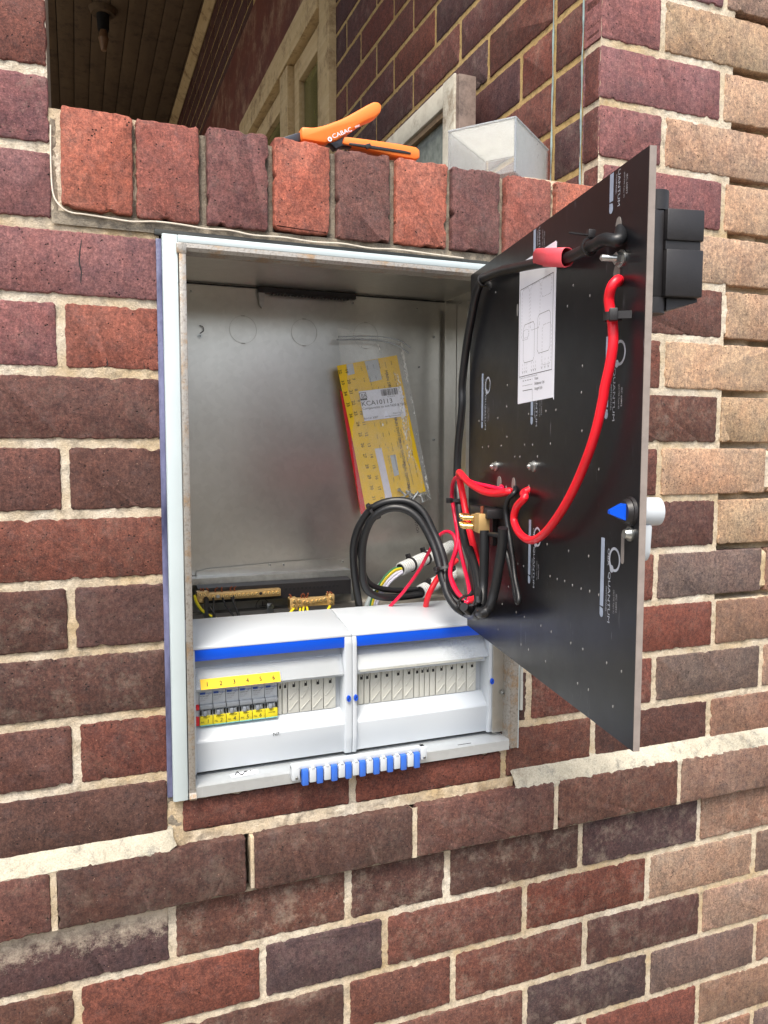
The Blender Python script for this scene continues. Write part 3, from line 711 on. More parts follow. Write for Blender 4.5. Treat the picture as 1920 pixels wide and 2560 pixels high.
# ---- hinged switch panel (opened about 80 degrees)
PA = R(10.6); PU = Vector((-math.sin(PA), -math.cos(PA), 0)); PN = Vector((math.cos(PA), -math.sin(PA), 0)); PO = Vector((805, -19, 0))
def pw(u, z, off=0.0): return PO+PU*u-PN*off+Vector((0, 0, z))      # off > 0 is towards the viewer's side (back face of the panel)
def pat(x, y, off=0.0):                                              # photo point on the panel's back face
    d = FW + RT*((x*S-960)/F_PX) - UP*((y*S-1280)/F_PX); q = PO-PN*off
    return CAMP+d*(((q-CAMP).dot(PN))/d.dot(PN))
def p1(x, y, off=0.): return pat((1120+x*.3978)/S, (340+y*.3978)/S, off)
def p2(x, y, off=0.): return pat((1100+x*.4069)/S, (1000+y*.4069)/S, off)
def p3(x, y, off=0.): return pat((840+x*.3014)/S, (1160+y*.3014)/S, off)
def PM(n0=0):   # local frame: x=u, y=-n(off), z
    m = Matrix((PU, -PN, Vector((0, 0, 1)))).transposed().to_4x4(); m.translation = PO; return m
PMx = PM()
MB().box(0, 488, -6, 0, -692, -193, M=PMx).build('panel', PANEL, mbx)
panel = [o for o in mbx.children if o.name.startswith('panel')][0]
panel['label'] = 'black laminate switch panel swung open with silver print'
MB().box(488.05, 488.9, -5.9, -.1, -691.9, -193.1, M=PMx).build('edge', PANEL_EDGE, panel)
for u0, z0 in ((61, -335), (61, -516), (243, -155), (243, -335), (243, -516), (425, -155), (425, -335), (425, -516)):
    def cl(z): return min(-194, z)
    zt, zb = cl(z0), z0-73
    if u0 == 425 and z0 == -155: zt = -194
    b = MB().box(u0-4.2, u0+2.3, .1, .25, zb+10, zt, M=PMx)
    b.prism([(u0-4.2, zb+9)]+[(u0-.9+3.3*math.cos(t), zb+3+3.3*math.sin(t)) for t in [R(180+15*q) for q in range(13)]]+[(u0+2.3, zb+5), (u0+1.4, zb+8)], .1, .25, axis=1, M=PMx)
    b.build('print', SILVERINK, panel)
    if z0 != -155:
        c_ = pw(u0+22, z0-17, .12); ax = -PN
        b = MB(); V = []; Fs = []; n = 40
        for q in range(n):
            t = 2*math.pi*q/n
            for r_ in (8.6, 11.0 if abs(t-3.9) > .5 else 12.0): V.append(c_+PU*(math.cos(t)*r_*.95)+Vector((0, 0, math.sin(t)*r_)))
        for q in range(n):
            j = (q+1) % n; Fs.append((2*q, 2*q+1, 2*j+1, 2*j))
        b.add(V, Fs).cyl(pw(u0+17, z0-26, .1), pw(u0+17, z0-26, .25), 3.4, None, 14).build('print', PALEINK, panel)
        text('OBA', 3.8, pw(u0+9, z0-8, 0), (0, 0, -1), PU, PALEINK, panel, 'print', xs=1.5)
    s0 = 3 if z0 != -155 else 15; b0 = z0-29
    body, sub, i1, i2 = 'QUANTUM', 'SWITCHPANEL', 'IEC 60893', '(AS1795 Type X)'
    zz = b0
    if z0 == -155: body, zz, sub = 'UANTUM', -194.5, 'TCHPANEL'
    text(body, 4.5, pw(u0+11, zz, 0), (0, 0, -1), PU, PALEINK, panel, 'print', xs=1.5 if z0 != -155 else 1.2)
    text(sub, 2.2, pw(u0+6.8, zz-14 if z0 != -155 else -197, 0), (0, 0, -1), PU, PALEINK, panel, 'print', xs=1.15)
    text(i1, 2.6, pw(u0+26, zz-18 if z0 != -155 else -203, 0), (0, 0, -1), PU, GREYINK, panel, 'print', xs=1.1)
    text(i2, 2.0, pw(u0+21.5, zz-15 if z0 != -155 else -200, 0), (0, 0, -1), PU, GREYINK, panel, 'print', xs=1.1)
holes = [(158, -384), (232, -396), (310, -395), (283, -395), (125, -397), (46, -398), (374, -418), (160, -421), (221, -431), (246, -431), (297, -430), (139, -432), (88, -433), (63, -434),
 (189, -445), (206, -445), (261, -444), (412, -454), (293, -538), (349, -538), (395, -537), (205, -572), (224, -572), (303, -571), (322, -571), (341, -570), (360, -571), (380, -571), (399, -570), (418, -570),
 (173, -605), (151, -631), (202, -631), (229, -631), (280, -630), (309, -630), (359, -630), (387, -629), (137, -667), (220, -666), (244, -666), (295, -666), (437, -629), (465, -629), (377, -666), (401, -665), (451, -665),
 (110, -237), (347, -275), (385, -292), (334, -293), (372, -356), (371, -381), (159, -358)]
hm = None
SILVERHOLE = plain('bright_hole_burr', srgb(150, 148, 146), .5, .3, .1, 60)
for u, z in holes:
    if hm is None:
        hm = MB().cyl((0, 0, 0), (0, 0, .35), 1.15, .9, 10).mesh('hole', False)
    o = link('drill_hole', hm, SILVERHOLE, panel); m = Matrix((PU, Vector((0, 0, 1)), -PN)).transposed().to_4x4()
    m.translation = pw(u, z, .05)*0.001; o.matrix_basis = m @ Matrix.Diagonal((.75, 1.25, 1, 1))
def bolt(u, z, L, r=6.5, stud=2.6):
    b = MB().cyl(pw(u, z, 0), pw(u, z, 1.6), r*1.15, None, 22).cyl(pw(u, z, 1.6), pw(u, z, 6), r*.85, None, 6)
    for q in range(int(L/1.2)): b.cyl(pw(u, z, 6+q*1.2), pw(u, z, 6.8+q*1.2), stud*1.12, stud*.95, 12)
    b.cyl(pw(u, z, 5), pw(u, z, 6+L-.5), stud*.9, stud*.7, 12)
    return b.build('bolt', ZINC, panel)
bolt(446, -272, 14); bolt(121, -458, 3, 5.5, 2.2); bolt(252, -455, 3, 5.5, 2.2)
def oval(u, z, w, h, m=GREYINK): 
    return MB().prism([(u+w*math.cos(t), z+h*math.sin(t)) for t in [2*math.pi*q/24 for q in range(24)]], .05, .5, axis=1, M=PMx).build('grommet_hole', m, panel)
GREYHOLE = plain('cut_edge_of_hole', srgb(128, 122, 118), .7)
oval(134, -480, 8, 10, GREYHOLE); oval(186, -479, 6, 9, GREYHOLE); oval(237, -482, 3, 6, GREYHOLE); oval(439, -243, 5, 8, GREYHOLE); oval(438, -282, 6, 7, GREYHOLE); oval(160, -487, 3, 6, GREYHOLE)
oval(191, -273, 2, 7, SILVERHOLE)
MB().prism([(461.5+2.8*math.cos(t), -520+2.8*math.sin(t)-(12 if math.sin(t) < 0 else -10)) for t in [2*math.pi*(q+.5)/16 for q in range(16)]], .05, .4, axis=1, M=PMx).build('slot', GREYHOLE, panel)
MB().cyl(pw(474, -507, 0), pw(474, -507, 1.5), 6.5, None, 20).cyl(pw(474, -507, 1.5), pw(474, -507, 6), 5.2, 3.6, 20).build('screw_head', ZINC, panel)
# blue quarter-turn knob and the white key outside
kq = p2(1172, 686); KU, KZ = (kq-PO).dot(PU), kq.z
MB().cyl(pw(KU, KZ, 0), pw(KU, KZ, 3), 13, 12.6, 30).cyl(pw(KU, KZ, 3), pw(KU, KZ, 7), 11.2, 9.5, 30).build('lock_collar', BLACK, panel)
kb = MB(); kb.add([pw(KU-5, KZ+7, 7), pw(KU+5, KZ+7, 7), pw(KU+5, KZ-7, 7), pw(KU-5, KZ-7, 7), pw(KU-2, KZ+1.5, 20), pw(KU+2, KZ+1.5, 20), pw(KU+2, KZ-1.5, 20), pw(KU-2, KZ-1.5, 20)],
       [(0, 1, 5, 4), (1, 2, 6, 5), (2, 3, 7, 6), (3, 0, 4, 7), (4, 5, 6, 7), (0, 3, 2, 1)])
kb.build('lock_pointer', BLUE, panel, False)
MB().cyl(pw(KU, KZ, -6), pw(KU, KZ, -25), 12.5, 12, 28).build('lock_knob', WHITE_PLASTIC, panel)
MB().prism([(KU-8, KZ-10), (KU+8, KZ-10), (KU+6, KZ-36), (KU+2, KZ-43), (KU-4, KZ-43), (KU-8, KZ-34)], -17, -7, axis=1, M=PMx, c=3).build('lock_lever', WHITE_PLASTIC, panel)
# black meter fuse unit on the outer face
fb = MB().box(428, 476, -22, -6.1, -309, -238, M=PMx, c=1.5).box(424, 480, -56, -22.3, -309, -270.5, M=PMx, c=1.2).box(424, 480, -56, -22.3, -263.5, -238, M=PMx, c=1.2).box(426, 478, -54, -22.4, -270.4, -263.6, M=PMx)
fb.prism([(-27, -309.2), (-55, -309.2), (-55, -312), (-27, -320)], 432, 474, axis=0, M=PMx)
fb.build('fuse_unit', BLACK, panel)
MB().cyl(pw(466, -238, -19), pw(466, -222, -19), 10.5, None, 24).build('fuse_gland', BLACK, panel); MB().cyl(pw(466, -309, -18), pw(466, -322, -18), 10.5, None, 24).build('fuse_gland', BLACK, panel)
# circuit diagram stuck on the panel
MB().prism([(197, -383), (302, -381.5), (304, -384), (304, -223), (302, -221), (197, -221)], .1, .4, axis=1, M=PMx).build('diagram_sheet', PAPER, panel)
def pl(pts, w=.35, dash=None, m=INK):
    b = MB()
    for (a_, z_), (a2, z2) in zip(pts[:-1], pts[1:]):
        A = Vector((a_, z_)); B = Vector((a2, z2)); L = (B-A).length; d = (B-A)/L; n = Vector((-d.y, d.x))*w/2
        segs = [(0, L)] if not dash else [(t, min(L, t+dash)) for t in [q*dash*1.8 for q in range(int(L/(dash*1.8))+1)] if t < L]
        for t0, t1 in segs:
            P = [A+d*t0-n, A+d*t1-n, A+d*t1+n, A+d*t0+n]
            b.add([PMx @ Vector((q.x, .55, q.y)) for q in P], [(0, 1, 2, 3)])
    b.build('diagram_line', m, panel, False)
pl([(201, -252), (298, -252), (298, -352), (201, -352), (201, -252)], .6)
def rr(u0, u1, z0, z1, dash=None, w=.4):
    c_ = 4; pl([(u0+c_, z1), (u1-c_, z1), (u1, z1-c_), (u1, z0+c_), (u1-c_, z0), (u0+c_, z0), (u0, z0+c_), (u0, z1-c_), (u0+c_, z1)], w, dash)
rr(213, 247, -337, -294); rr(256, 292, -331, -289)
rr(207, 230, -311, -253.5, 2.2, .35); rr(234, 262, -303, -253, 2.2, .35); rr(266, 294, -272, -253, 2.2, .35); rr(211, 230, -309, -300, 2, .3); rr(270, 295, -345, -302, 2.2, .35)
for u in (212, 219, 225, 240, 246, 252, 270, 279, 288): pl([(u, -338), (u, -348)], .35, 2.4); pl([(u-2, -346), (u, -349), (u+2, -346)], .3)
for i, (nm, ds) in enumerate((('Fuses', 4), ('Endeavour 1ph', 2), ('Ausgrid 1ph', None))):
    pl([(213, -357.5-i*5.6), (243, -357.5-i*5.6)], .6, ds)
    text(nm, 3.4, pw(250, -359-i*5.6, .4), PU, (0, 0, 1), INK, panel, 'print')
pl([(243, -369), (244, -383)], .45)
text('For temporary works.  This drawing complies with notes', 1.1, pw(201, -354.5, .4), PU, (0, 0, 1), INK, panel, 'print', xs=1.6)
# brass link on the panel with black carrier
lk = empty('terminal_link', label='brass terminal link with screws standing off the black panel, two thick black cables under it', cat='terminal link')
MB().box(92, 165, 4, 26, -522, -510, M=PMx, c=1.5).box(118, 128, 1, 6, -560, -510, M=PMx).build('bracket', BLACK, lk)
MB().box(140, 158, 20, 34, -540, -516, M=PMx, c=.8).box(118, 141, 22, 32, -540, -519, M=PMx, c=.8).build('brass_body', BRASS, lk)
for zz in (-523.5, -534.5):
    b = MB()
    b.cyl(pw(118, zz, 30), pw(112, zz, 44), 3.2, None, 12).cyl(pw(128, zz, 32), pw(122, zz, 44), 3.6, None, 12)
    b.cyl(pw(117, zz, 30), pw(82, zz, 33), 2.6, None, 12)
    for q in range(4): b.cyl(pw(88+q*9, zz, 30), pw(87+q*9, zz, 39), 3.6, 3.0, 10)
    b.build('screw', plain('bright_brass_%d' % int(-zz), srgb(226, 196, 130), .22, .95, .2, 200), lk)
MB().cyl(pw(148, -516, 27), pw(148, -507, 27), 2.4, None, 10).build('copper_end', COPPER, lk)

# ================================================================ CIRCUIT BREAKER ENCLOSURES
def enclosure(x0, x1, ix0, ix1, label, tilt):
    e = empty('breaker_enclosure', label=label, cat='breaker enclosure', group='white enclosures at the foot of the meter box')
    b = MB()
    b.prism([(118, -682), (24, -697), (18, -699), (17.5, -702.5), (40, -703), (118, -690)], x0, x1, axis=0, c=.6)
    b.box(x0+8, x1-8, 36, 40, -762, -703)                                        # back of the recess
    b.prism([(40, -721), (36, -742), (24, -758.5), (24, -761), (42, -762)], ix0-1, ix1+1, axis=0, c=.4)   # slope below the labels
    b.prism([(42, -811), (38, -812), (20, -827), (18, -830), (23, -872), (40, -873)], ix0-.5, ix1+.5, axis=0, c=.8)
    b.box(ix0-1, ix1+1, 44, 47, -816, -758)
    for a_, c_ in ((x0, ix0), (ix1, x1)):
        b.prism([(60, -700), (17, -703), (15, -712), (15, -850), (18, -873), (60, -873)], a_, c_, axis=0, c=1.2)
    b.build('cover', WHITE_PLASTIC, e)
    MB().prism([(17, -703), (24, -703), (26, -717), (20, -718.5), (18, -718)], ix0+.2, ix1-.2, axis=0, c=.5).build('blue_strip', BLUE, e)
    # clear label carrier
    MB().prism([(30, -730-tilt), (31.5, -730-tilt), (18.5, -757+tilt*.2), (17, -756+tilt*.2)] if not tilt else [(33, -725), (34, -726), (14, -752), (12.5, -751)], ix0+1, ix1-1, axis=0).build('label_window', CLEAR_LID, e)
    w = MB().prism([(33.5, -735), (33.9, -735), (21.2, -757), (20.8, -757)], ix0+6, ix1-6, axis=0).build('label_backing', BLANK, e)
    for q in range(1, 12):
        xx = ix0+7+q*18
        if xx < ix1-4: MB().prism([(33.2, -735.2), (33.3, -735.3), (20.4, -757.2), (20.2, -757)], xx, xx+.5, axis=0).build('divider', GREY_PLASTIC, e)
    return e
eL = enclosure(411, 639.6, 420, 629, 'left white breaker enclosure with blue strip and six labelled breakers', 0)
eR = enclosure(640.4, 869, 647, 860.5, 'right white breaker enclosure with only blank covers in its row', 1)
def latch(x, par):
    MB().cyl((x, 13.6, -791), (x, 15.2, -791), 3.9, None, 20).build('latch_seat', GREY_PLASTIC, par)
    l = MB().prism([(x+3.1*math.cos(t), -791+(4.6*math.sin(t))) for t in [2*math.pi*q/20 for q in range(20)]], 11.5, 14, axis=1).build('latch', BLUE, par)
    MB().add([(x-2, 11.4, -793.4), (x-1.2, 11.4, -794), (x+2, 11.4, -788.6), (x+1.2, 11.4, -788)], [(0, 1, 2, 3)]).build('latch_slot', BLACKHOLE, l)
latch(633.5, eL); latch(644.2, eR); latch(865, eR)
def blank(x0, x1, par):
    wd = x1-x0; o = empty('blank_cover'); o.parent = par
    b = MB().box(x0+.3, x1-.3, 38, 42, -811, -763, c=.8)
    m = (x0+x1)/2; h = min(3.1, wd*.34)
    b.box(m-h-1, m+h+1, 36.6, 38.2, -775, -764.5, c=.5)
    if wd > 12:
        for i in range(3):
            t = -781-i*8; q = 1.2
            L = (x1-x0)*.7
            b.add([Vector((x0+2, 36.4, t-9)), Vector((x0+3.4, 36.4, t-9)), Vector((x0+3.4+L, 36.4, t+4)), Vector((x0+2+L, 36.4, t+4)), Vector((x0+2, 38.2, t-9)), Vector((x0+3.2, 38.2, t-9)), Vector((x0+3.2+L, 38.2, t+4)), Vector((x0+2+L, 38.2, t+4))],
                  [(0, 1, 2, 3), (0, 4, 5, 1), (2, 6, 7, 3), (1, 5, 6, 2), (3, 7, 4, 0)]) if t-9 > -810 and i != 1 else None
    else: b.add([(m-1.2, 37.3, -793), (m-.2, 37.3, -793), (m+1.6, 37.3, -789), (m+.6, 37.3, -789)], [(0, 1, 2, 3)])
    f = b.build('face', BLANK, o, True)
    MB().box(m-h*.62, m+h*.62, 36.0, 36.65, -773, -766.5).build('slot', BLACKHOLE, o)
    MB().box(m-h*.55, m+h*.15, 35.4, 36.0, -768.4, -766.2).build('slot_tab', BLANK, o)
for a_, b_ in ((536.5, 542.6), (543, 550.5), (551, 567.6), (568, 585.6), (586, 603.6), (604, 622.6)): blank(a_, b_, eL)
for a_, b_ in ((648, 656.2), (656.6, 665.6), (666, 674.6), (675.5, 692.6), (693, 710), (710.6, 728), (728.4, 745.4), (746, 754.4), (754.8, 763), (763.4, 771.6), (772, 781.2), (782, 799), (799.6, 816.6), (817, 834), (834.6, 851)): blank(a_, b_, eR)
# yellow number strip
MB().prism([(27.0, -744), (27.6, -744), (20.9, -756.2), (20.2, -756.2)], 427, 535.5, axis=0).build('number_strip', YELLOW, eL).location = (0, -.0055, .0)
for i in range(6): text(str(i+1), 6.2, (433.5+18*i, 15.5+1.2, -753.0), (1, 0, 0), Vector((0, .46, .88)), INK, eL, 'number', lift=1.3)
text('N7.', 5.2, (524, 17.6, -833), (1, 0, .02), (0, 0, 1), INK, eL, 'handwriting', lift=.6)
LBL = ['LIGHT', 'POWER', 'POWER', 'OVEN', 'STOVE', 'HOT']; HW = [('NL', '1'), ('NL', '2'), ('NL', '4'), ('NL', '5'), ('NL', '6'), ('HOT', 'WATER')]
LOGO = plain('logo_blue', srgb(30, 70, 150), .5)
for i in range(-1, 6):
    x0 = 427+18*i; x1 = x0+17.5; br = empty('breaker'); br.parent = eL
    if i < 0: x0 = 420.5
    MB().box(x0, x1, 33, 44, -782, -764, c=.8).box(x0, x1, 34.5, 44, -811, -790.5, c=.6).build('housing', WHITE_PLASTIC, br)
    MB().prism([(35, -790), (29, -788), (28, -783), (33, -781.5), (35, -781.5)], x0+.3, x1-.3, axis=0, c=.5).build('toggle', REDPL if i < 0 else DKGREY, br)
    if i >= 0:
        MB().box(x0+4.5, x0+9, 28, 34.4, -797, -790.6, c=.6).box(x0+10, x0+13, 31, 34.4, -795, -790.6, c=.4).build('switch_lever', DKGREY, br)
        MB().box(x0+.5, x0+3, 33.6, 34.4, -797.5, -791).box(x1-2.6, x1-.3, 33.6, 34.4, -797.5, -791).build('inset', BLACKHOLE, br)
        MB().box(x0+1, x0+8, 32.6, 32.9, -768.4, -765.4).build('badge', LOGO, br)
        text('hager', 3.1, (x0+8.3, 32.9, -768.2), (1, 0, 0), (0, 0, 1), LOGO, br, 'print')
        text('MCN116T', 1.9, (x0+1.2, 32.9, -771.6), (1, 0, 0), (0, 0, 1), INK, br, 'print'); text('C16  6000', 1.7, (x0+1.2, 32.9, -774.6), (1, 0, 0), (0, 0, 1), GREYINK, br, 'print')
        text('230/400', 1.5, (x0+1.2, 32.9, -777.2), (1, 0, 0), (0, 0, 1), GREYINK, br, 'print')
        MB().box(x0+.2, x1-.1, 31, 34.3, -810.5, -798.2, c=.4).build('label_holder', YELDARK, br)
        MB().box(x0+.1, x1, 30.4, 34.4, -811.4, -810.3).build('label_lens', plain('aqua_lens_%d' % i, srgb(120, 186, 186), .2), br)
        text(LBL[i], 2.2, (x0+9, 30.9, -800.8), (1, 0, 0), (0, 0, 1), INK, br, 'print', center=True)
        if i < 5:
            text('NL', 2.8, (x0+1.6, 30.9, -807.5), (1, .0, 0), (0, 0, 1), INK, br, 'handwriting'); text(HW[i][1], 5.6, (x0+9, 30.9, -808.2), (1, 0, .05), (.1, 0, 1), INK, br, 'handwriting')
        else: text('WATER', 2.2, (x0+9, 30.9, -804.6), (1, 0, 0), (0, 0, 1), INK, br, 'print', center=True)
    else: MB().box(x0+.2, x1-.1, 31, 34.3, -810.5, -798.2, c=.4).build('label_holder', REDPL, br)

# blue and white comb strip clipped over the bottom flange
cb = empty('comb_strip', label='comb strip of alternating blue and white teeth clipped on the bottom flange of the box', cat='comb strip')
MB().box(541, 740, -19, -9.3, -871, -864, c=1.2).box(541, 552, -22, -9.3, -885, -866, c=1.5).box(731, 741, -22, -9.3, -883, -864, c=1.5).build('holder', WHITE_PLASTIC, cb)
bl_ = wh_ = None
for i in range(17):
    x = 554.5+10.35*i
    if i % 2 == 0:
        if bl_ is None: bl_ = MB().box(.2, 9.2, -24, -14, -893, -870.5, c=1.6).mesh('tooth', True)
        o = link('blue_tooth', bl_, BLUE2, cb)
    else:
        if wh_ is None: wh_ = MB().box(.2, 10.0, -23, -14, -890, -871, c=1.2).box(3, 7.4, -23.5, -16, -871.2, -868.4, c=.6).mesh('tooth', True)
        o = link('white_tooth', wh_, WHITE_PLASTIC, cb)
    o.location = (x*.001, 0, 0)
screw(cb, (547, -22, -881), (0, -1, 0), 2.4, ZINC, False); screw(cb, (736.5, -22, -879), (0, -1, 0), 2.4, ZINC, False)

# ================================================================ TERMINAL BARS
nb = empty('neutral_bar', label='long brass neutral bar with a row of screws on the black carrier', cat='terminal bar')
MB().box(448, 580, 192, 205, -671, -659.5, c=.6).build('bar', BRASS, nb)
MB().box(448, 466, 190.5, 205, -674, -656, c=.8).build('end_block', BRASS, nb)
sm = MB().cyl((0, 0, 0), (0, -2.4, 0), 2.7, 2.3, 14).mesh('screw', True)
dots = MB().box(-1.7, 1.7, -2.55, -2.42, -.3, .3).mesh('slot', False)
sm_z = MB().cyl((0, 0, 0), (0, -2.8, 0), 3.2, 2.6, 14).mesh('screw', True)
GOLD = plain('screw_brass', srgb(236, 206, 140), .3, .7, .1, 200)
for i in range(19):
    x = 453+i*6.75
    if i == 14:
        MB().cyl((x, 191.9, -665), (x, 191.6, -665), 2.4, None, 14).build('open_hole', BLACKHOLE, nb); continue
    o = link('screw', sm_z if i == 4 else sm, ZINC if i == 4 else GOLD, nb, Vector((x, 192-(1.4 if i < 2 else 0), -665))*.001)
    if i < 2: o.location.z += .0045; link('screw', sm, GOLD, nb, Vector((x, 190.5, -669.5))*.001)
    d = link('slot', dots, INK, o); d.rotation_euler = (0, random.uniform(0, 3), 0)
for x in (454, 460, 465, 478, 488, 502, 508): MB().tube([(x, 198, -660), (x+random.uniform(-2, 2), 197, -655), (x+random.uniform(-3, 3), 195, -651.5)], 1.2, 6, 4).build('copper_strand', COPPER, nb)
eb = empty('earth_bar', label='short brass earth bar with screws and green yellow wires', cat='terminal bar')
MB().box(588, 661, 166, 178, -686, -673, c=.6).box(588, 600, 164, 180, -690, -671, c=.8).box(651, 661, 164, 180, -687, -669, c=.8).build('bar', BRASS, eb)
for i, (x, z) in enumerate([(594, -675), (594, -683), (603, -676), (604, -683), (611, -678), (617, -679), (625, -678), (632, -677.5), (638, -677), (645, -676), (655, -674), (655, -681)]):
    o = link('screw', sm, ZINC if i == 5 else GOLD, eb, Vector((x, 165 if i not in (0, 1, 10, 11) else 163.5, z))*.001); d = link('slot', dots, INK, o); d.rotation_euler = (0, random.uniform(0, 3), 0)
for x in (590, 608, 612, 616, 652, 657): MB().tube([(x, 170, -673), (x+random.uniform(-2, 2), 169, -668), (x+random.uniform(-3, 3), 168, -665)], 1.3, 6, 4).build('copper_strand', COPPER, eb)
lug = empty('earth_stud', label='zinc stud with spring washer and cable lug between the two brass bars', cat='stud')
q = at(581, 1308, 1, 236)
MB().cyl(q, q+Vector((3, -14, 1)), 3.2, None, 14).cyl(q+Vector((0, -2, 0)), q+Vector((1, -6, 0)), 6, None, 6).build('bolt', ZINC, lug)
MB().box(q.x-5, q.x+5, q.y-8, q.y-6.4, q.z-16, q.z+5, c=.5).cyl(q+Vector((1, -7, -14)), q+Vector((5, -8, -34)), 4, 3.6, 14).build('lug', ZINC, lug)

# ================================================================ CABLES
def cable(name, pts, r, m, label, cat='cable', group=None, n=12, sub=8):
    o = MB().tube(pts, r, n, sub).build(name, m); return tag(o, label, cat, group)
def tie(c, ax, r, label, w=4.5, tail=None, head=None):
    """cable tie: band round axis ax, with head and tail"""
    t = empty('cable_tie', label=label, cat='cable tie'); c = Vector(c); ax = Vector(ax).normalized()
    MB().ring(c-ax*w/2, ax, r*.96, r+1.2, w, 28).build('band', BLACK, t)
    hd = Vector(head).normalized() if head else ax.orthogonal()
    hd = (hd-ax*hd.dot(ax)).normalized(); sd_ = ax.cross(hd)
    m = Matrix((ax, hd, sd_)).transposed().to_4x4(); m.translation = c+hd*(r+1)
    MB().box(-w*.75, w*.75, -1, 6.5, -3.5, 3.5, M=m, c=.8).build('head', BLACK, t)
    if tail: MB().box(-w*.45, w*.45, 1, 2.2, 3, 3+tail, M=m).build('tail', BLACK, t)
    return t
# service cable from the hole at the free edge, along the panel, down its hinge side
cable('cable', [pw(440, -246, -2), p1(1070, 655, 9), p1(985, 650, 15), p1(920, 685, 14), p1(800, 745, 12), p1(700, 780, 12), p1(560, 800, 11), p1(440, 825, 10), p1(330, 850, 10), p1(270, 875, 10), p1(215, 905, 11), p1(180, 985, 11), p1(150, 1130, 10),
      p1(115, 1330, 9), p1(90, 1560, 8), p2(135, 50, 8), p2(110, 300, 8), p2(105, 480, 8), p3(1010, 200, 10), p3(1018, 330, 12), p3(1040, 500, 15), p3(1075, 660, 18), p3(1125, 800, 22), p3(1165, 950, 26), p3(1180, 1080, 30), p3(1175, 1160, 32), p3(1150, 1210, 36), p3(1110, 1220, 44), p3(1060, 1185, 55)],
      5.6, CABLE, 'long black cable from the panel corner hole down the hinge edge')
# thick red cable
cable('red_cable', [pw(438, -290, -3), p1(1066, 905, 8), p1(1030, 945, 14), p1(1012, 1020, 14), p1(1022, 1110, 12), p1(1036, 1200, 11), p1(1036, 1320, 11), p1(1015, 1450, 12), p1(985, 1580, 13), p2(1000, 0, 13), p2(960, 180, 14), p2(905, 350, 15), p2(825, 540, 16), p2(735, 700, 17), p2(640, 820, 17), p2(560, 862, 16),
      p2(490, 820, 14), p2(455, 740, 13), p2(470, 660, 13), p2(520, 600, 12), pw(236, -486, 6), pw(237, -481, -3)], 4.4, REDC, 'thick red cable looping down the open black panel from top to middle', n=14)
# black loop, both cables, ending in the brass link
cable('cable', [z3(205, 1300, 128), z3(195, 1200, 126), z3(165, 1000, 120), z3(145, 800, 112), z3(150, 650, 104), z3(200, 500, 92), z3(300, 370, 76), z3(440, 312, 62), z3(600, 315, 50), z3(720, 400, 38), z3(810, 570, 24), z3(872, 720, 10), z3(905, 850, 0), z3(900, 980, -10), z3(930, 1090, -20), z3(1000, 1190, -32), z3(1100, 1250, -44), p3(1165, 1255, 40), p3(1205, 1170, 34),
      p3(1222, 1000, 28), p3(1230, 750, 27), p3(1229, 550, 27)], 5.9, CABLE, 'outermost black cable of the coil, ending at the left of the brass link')
cable('cable', [z3(760, 1075, 146), z3(690, 1082, 140), z3(500, 1105, 128), z3(340, 1095, 116), z3(245, 1025, 106), z3(218, 880, 98), z3(228, 640, 86), z3(300, 455, 70), z3(430, 370, 56), z3(570, 375, 44), z3(690, 460, 32), z3(790, 630, 18), z3(850, 800, 4), z3(885, 960, -8), z3(950, 1090, -20), z3(1040, 1165, -32), z3(1130, 1215, -44), p3(1200, 1240, 42), p3(1270, 1195, 36),
      p3(1315, 1050, 30), p3(1352, 850, 27), p3(1378, 680, 26), p3(1386, 530, 27)], 5.9, CABLE, 'inner black cable of the coil, ending at the right of the brass link')
cable('cable', [z3(760, 1035, 150), z3(680, 1040, 146), z3(500, 1048, 138), z3(330, 1020, 130), z3(245, 945, 124), z3(205, 780, 116), z3(185, 600, 108), z3(235, 440, 92), z3(360, 350, 76), z3(520, 345, 62), z3(650, 400, 50), z3(760, 520, 36), z3(830, 690, 22), z3(880, 850, 8), z3(930, 1020, -6), z3(1000, 1120, -16), z3(1100, 1170, -26), p3(1170, 1150, 40), p3(1185, 1040, 34), p3(1160, 860, 28), p3(1110, 700, 24)], 4.6, CABLE,
      'middle black cable of the coil, half hidden between the two thicker ones')
tie(z3(322, 395, 74), (z3(440, 330, 62)-z3(230, 470, 88)), 11.5, 'cable tie round the top left of the black cable coil', 4.2, head=(-.3, -.6, .8))
tie(z3(905, 880, -2), (z3(930, 1000, -12)-z3(880, 760, 8)), 14.5, 'cable tie low on the coil where thin red wires join it', 4.2, head=(-1, -.5, 0))
tie(p3(1080, 1150, 36), (p3(1120, 1230, 42)-p3(1030, 1090, 44)), 10, 'cable tie at the bottom bend of the cable bundle', 4, head=(.2, -1, .3))
tie(p3(1010, 300, 12), (0, .05, 1), 12.5, 'cable tie round the red and black cables at the hinge edge', 5, head=(-1, -.3, 0))
tie(p1(890, 695, 14), (p1(960, 665, 14)-p1(820, 730, 13)), 7.2, 'cable tie on the black cable near the panel corner', 4, tail=18, head=(0, -.3, 1))
tie(p1(225, 905, 10), (p1(330, 850, 10)-p1(180, 985, 10)), 7.2, 'cable tie where the black cable bends down at the hinge edge', 4, tail=14, head=(.5, -1, -.6))
tie(p1(1034, 1135, 12), (0, 0, 1), 6.4, 'cable tie round the thick red cable on the panel', 7, tail=12, head=(-.6, -.9, 0))
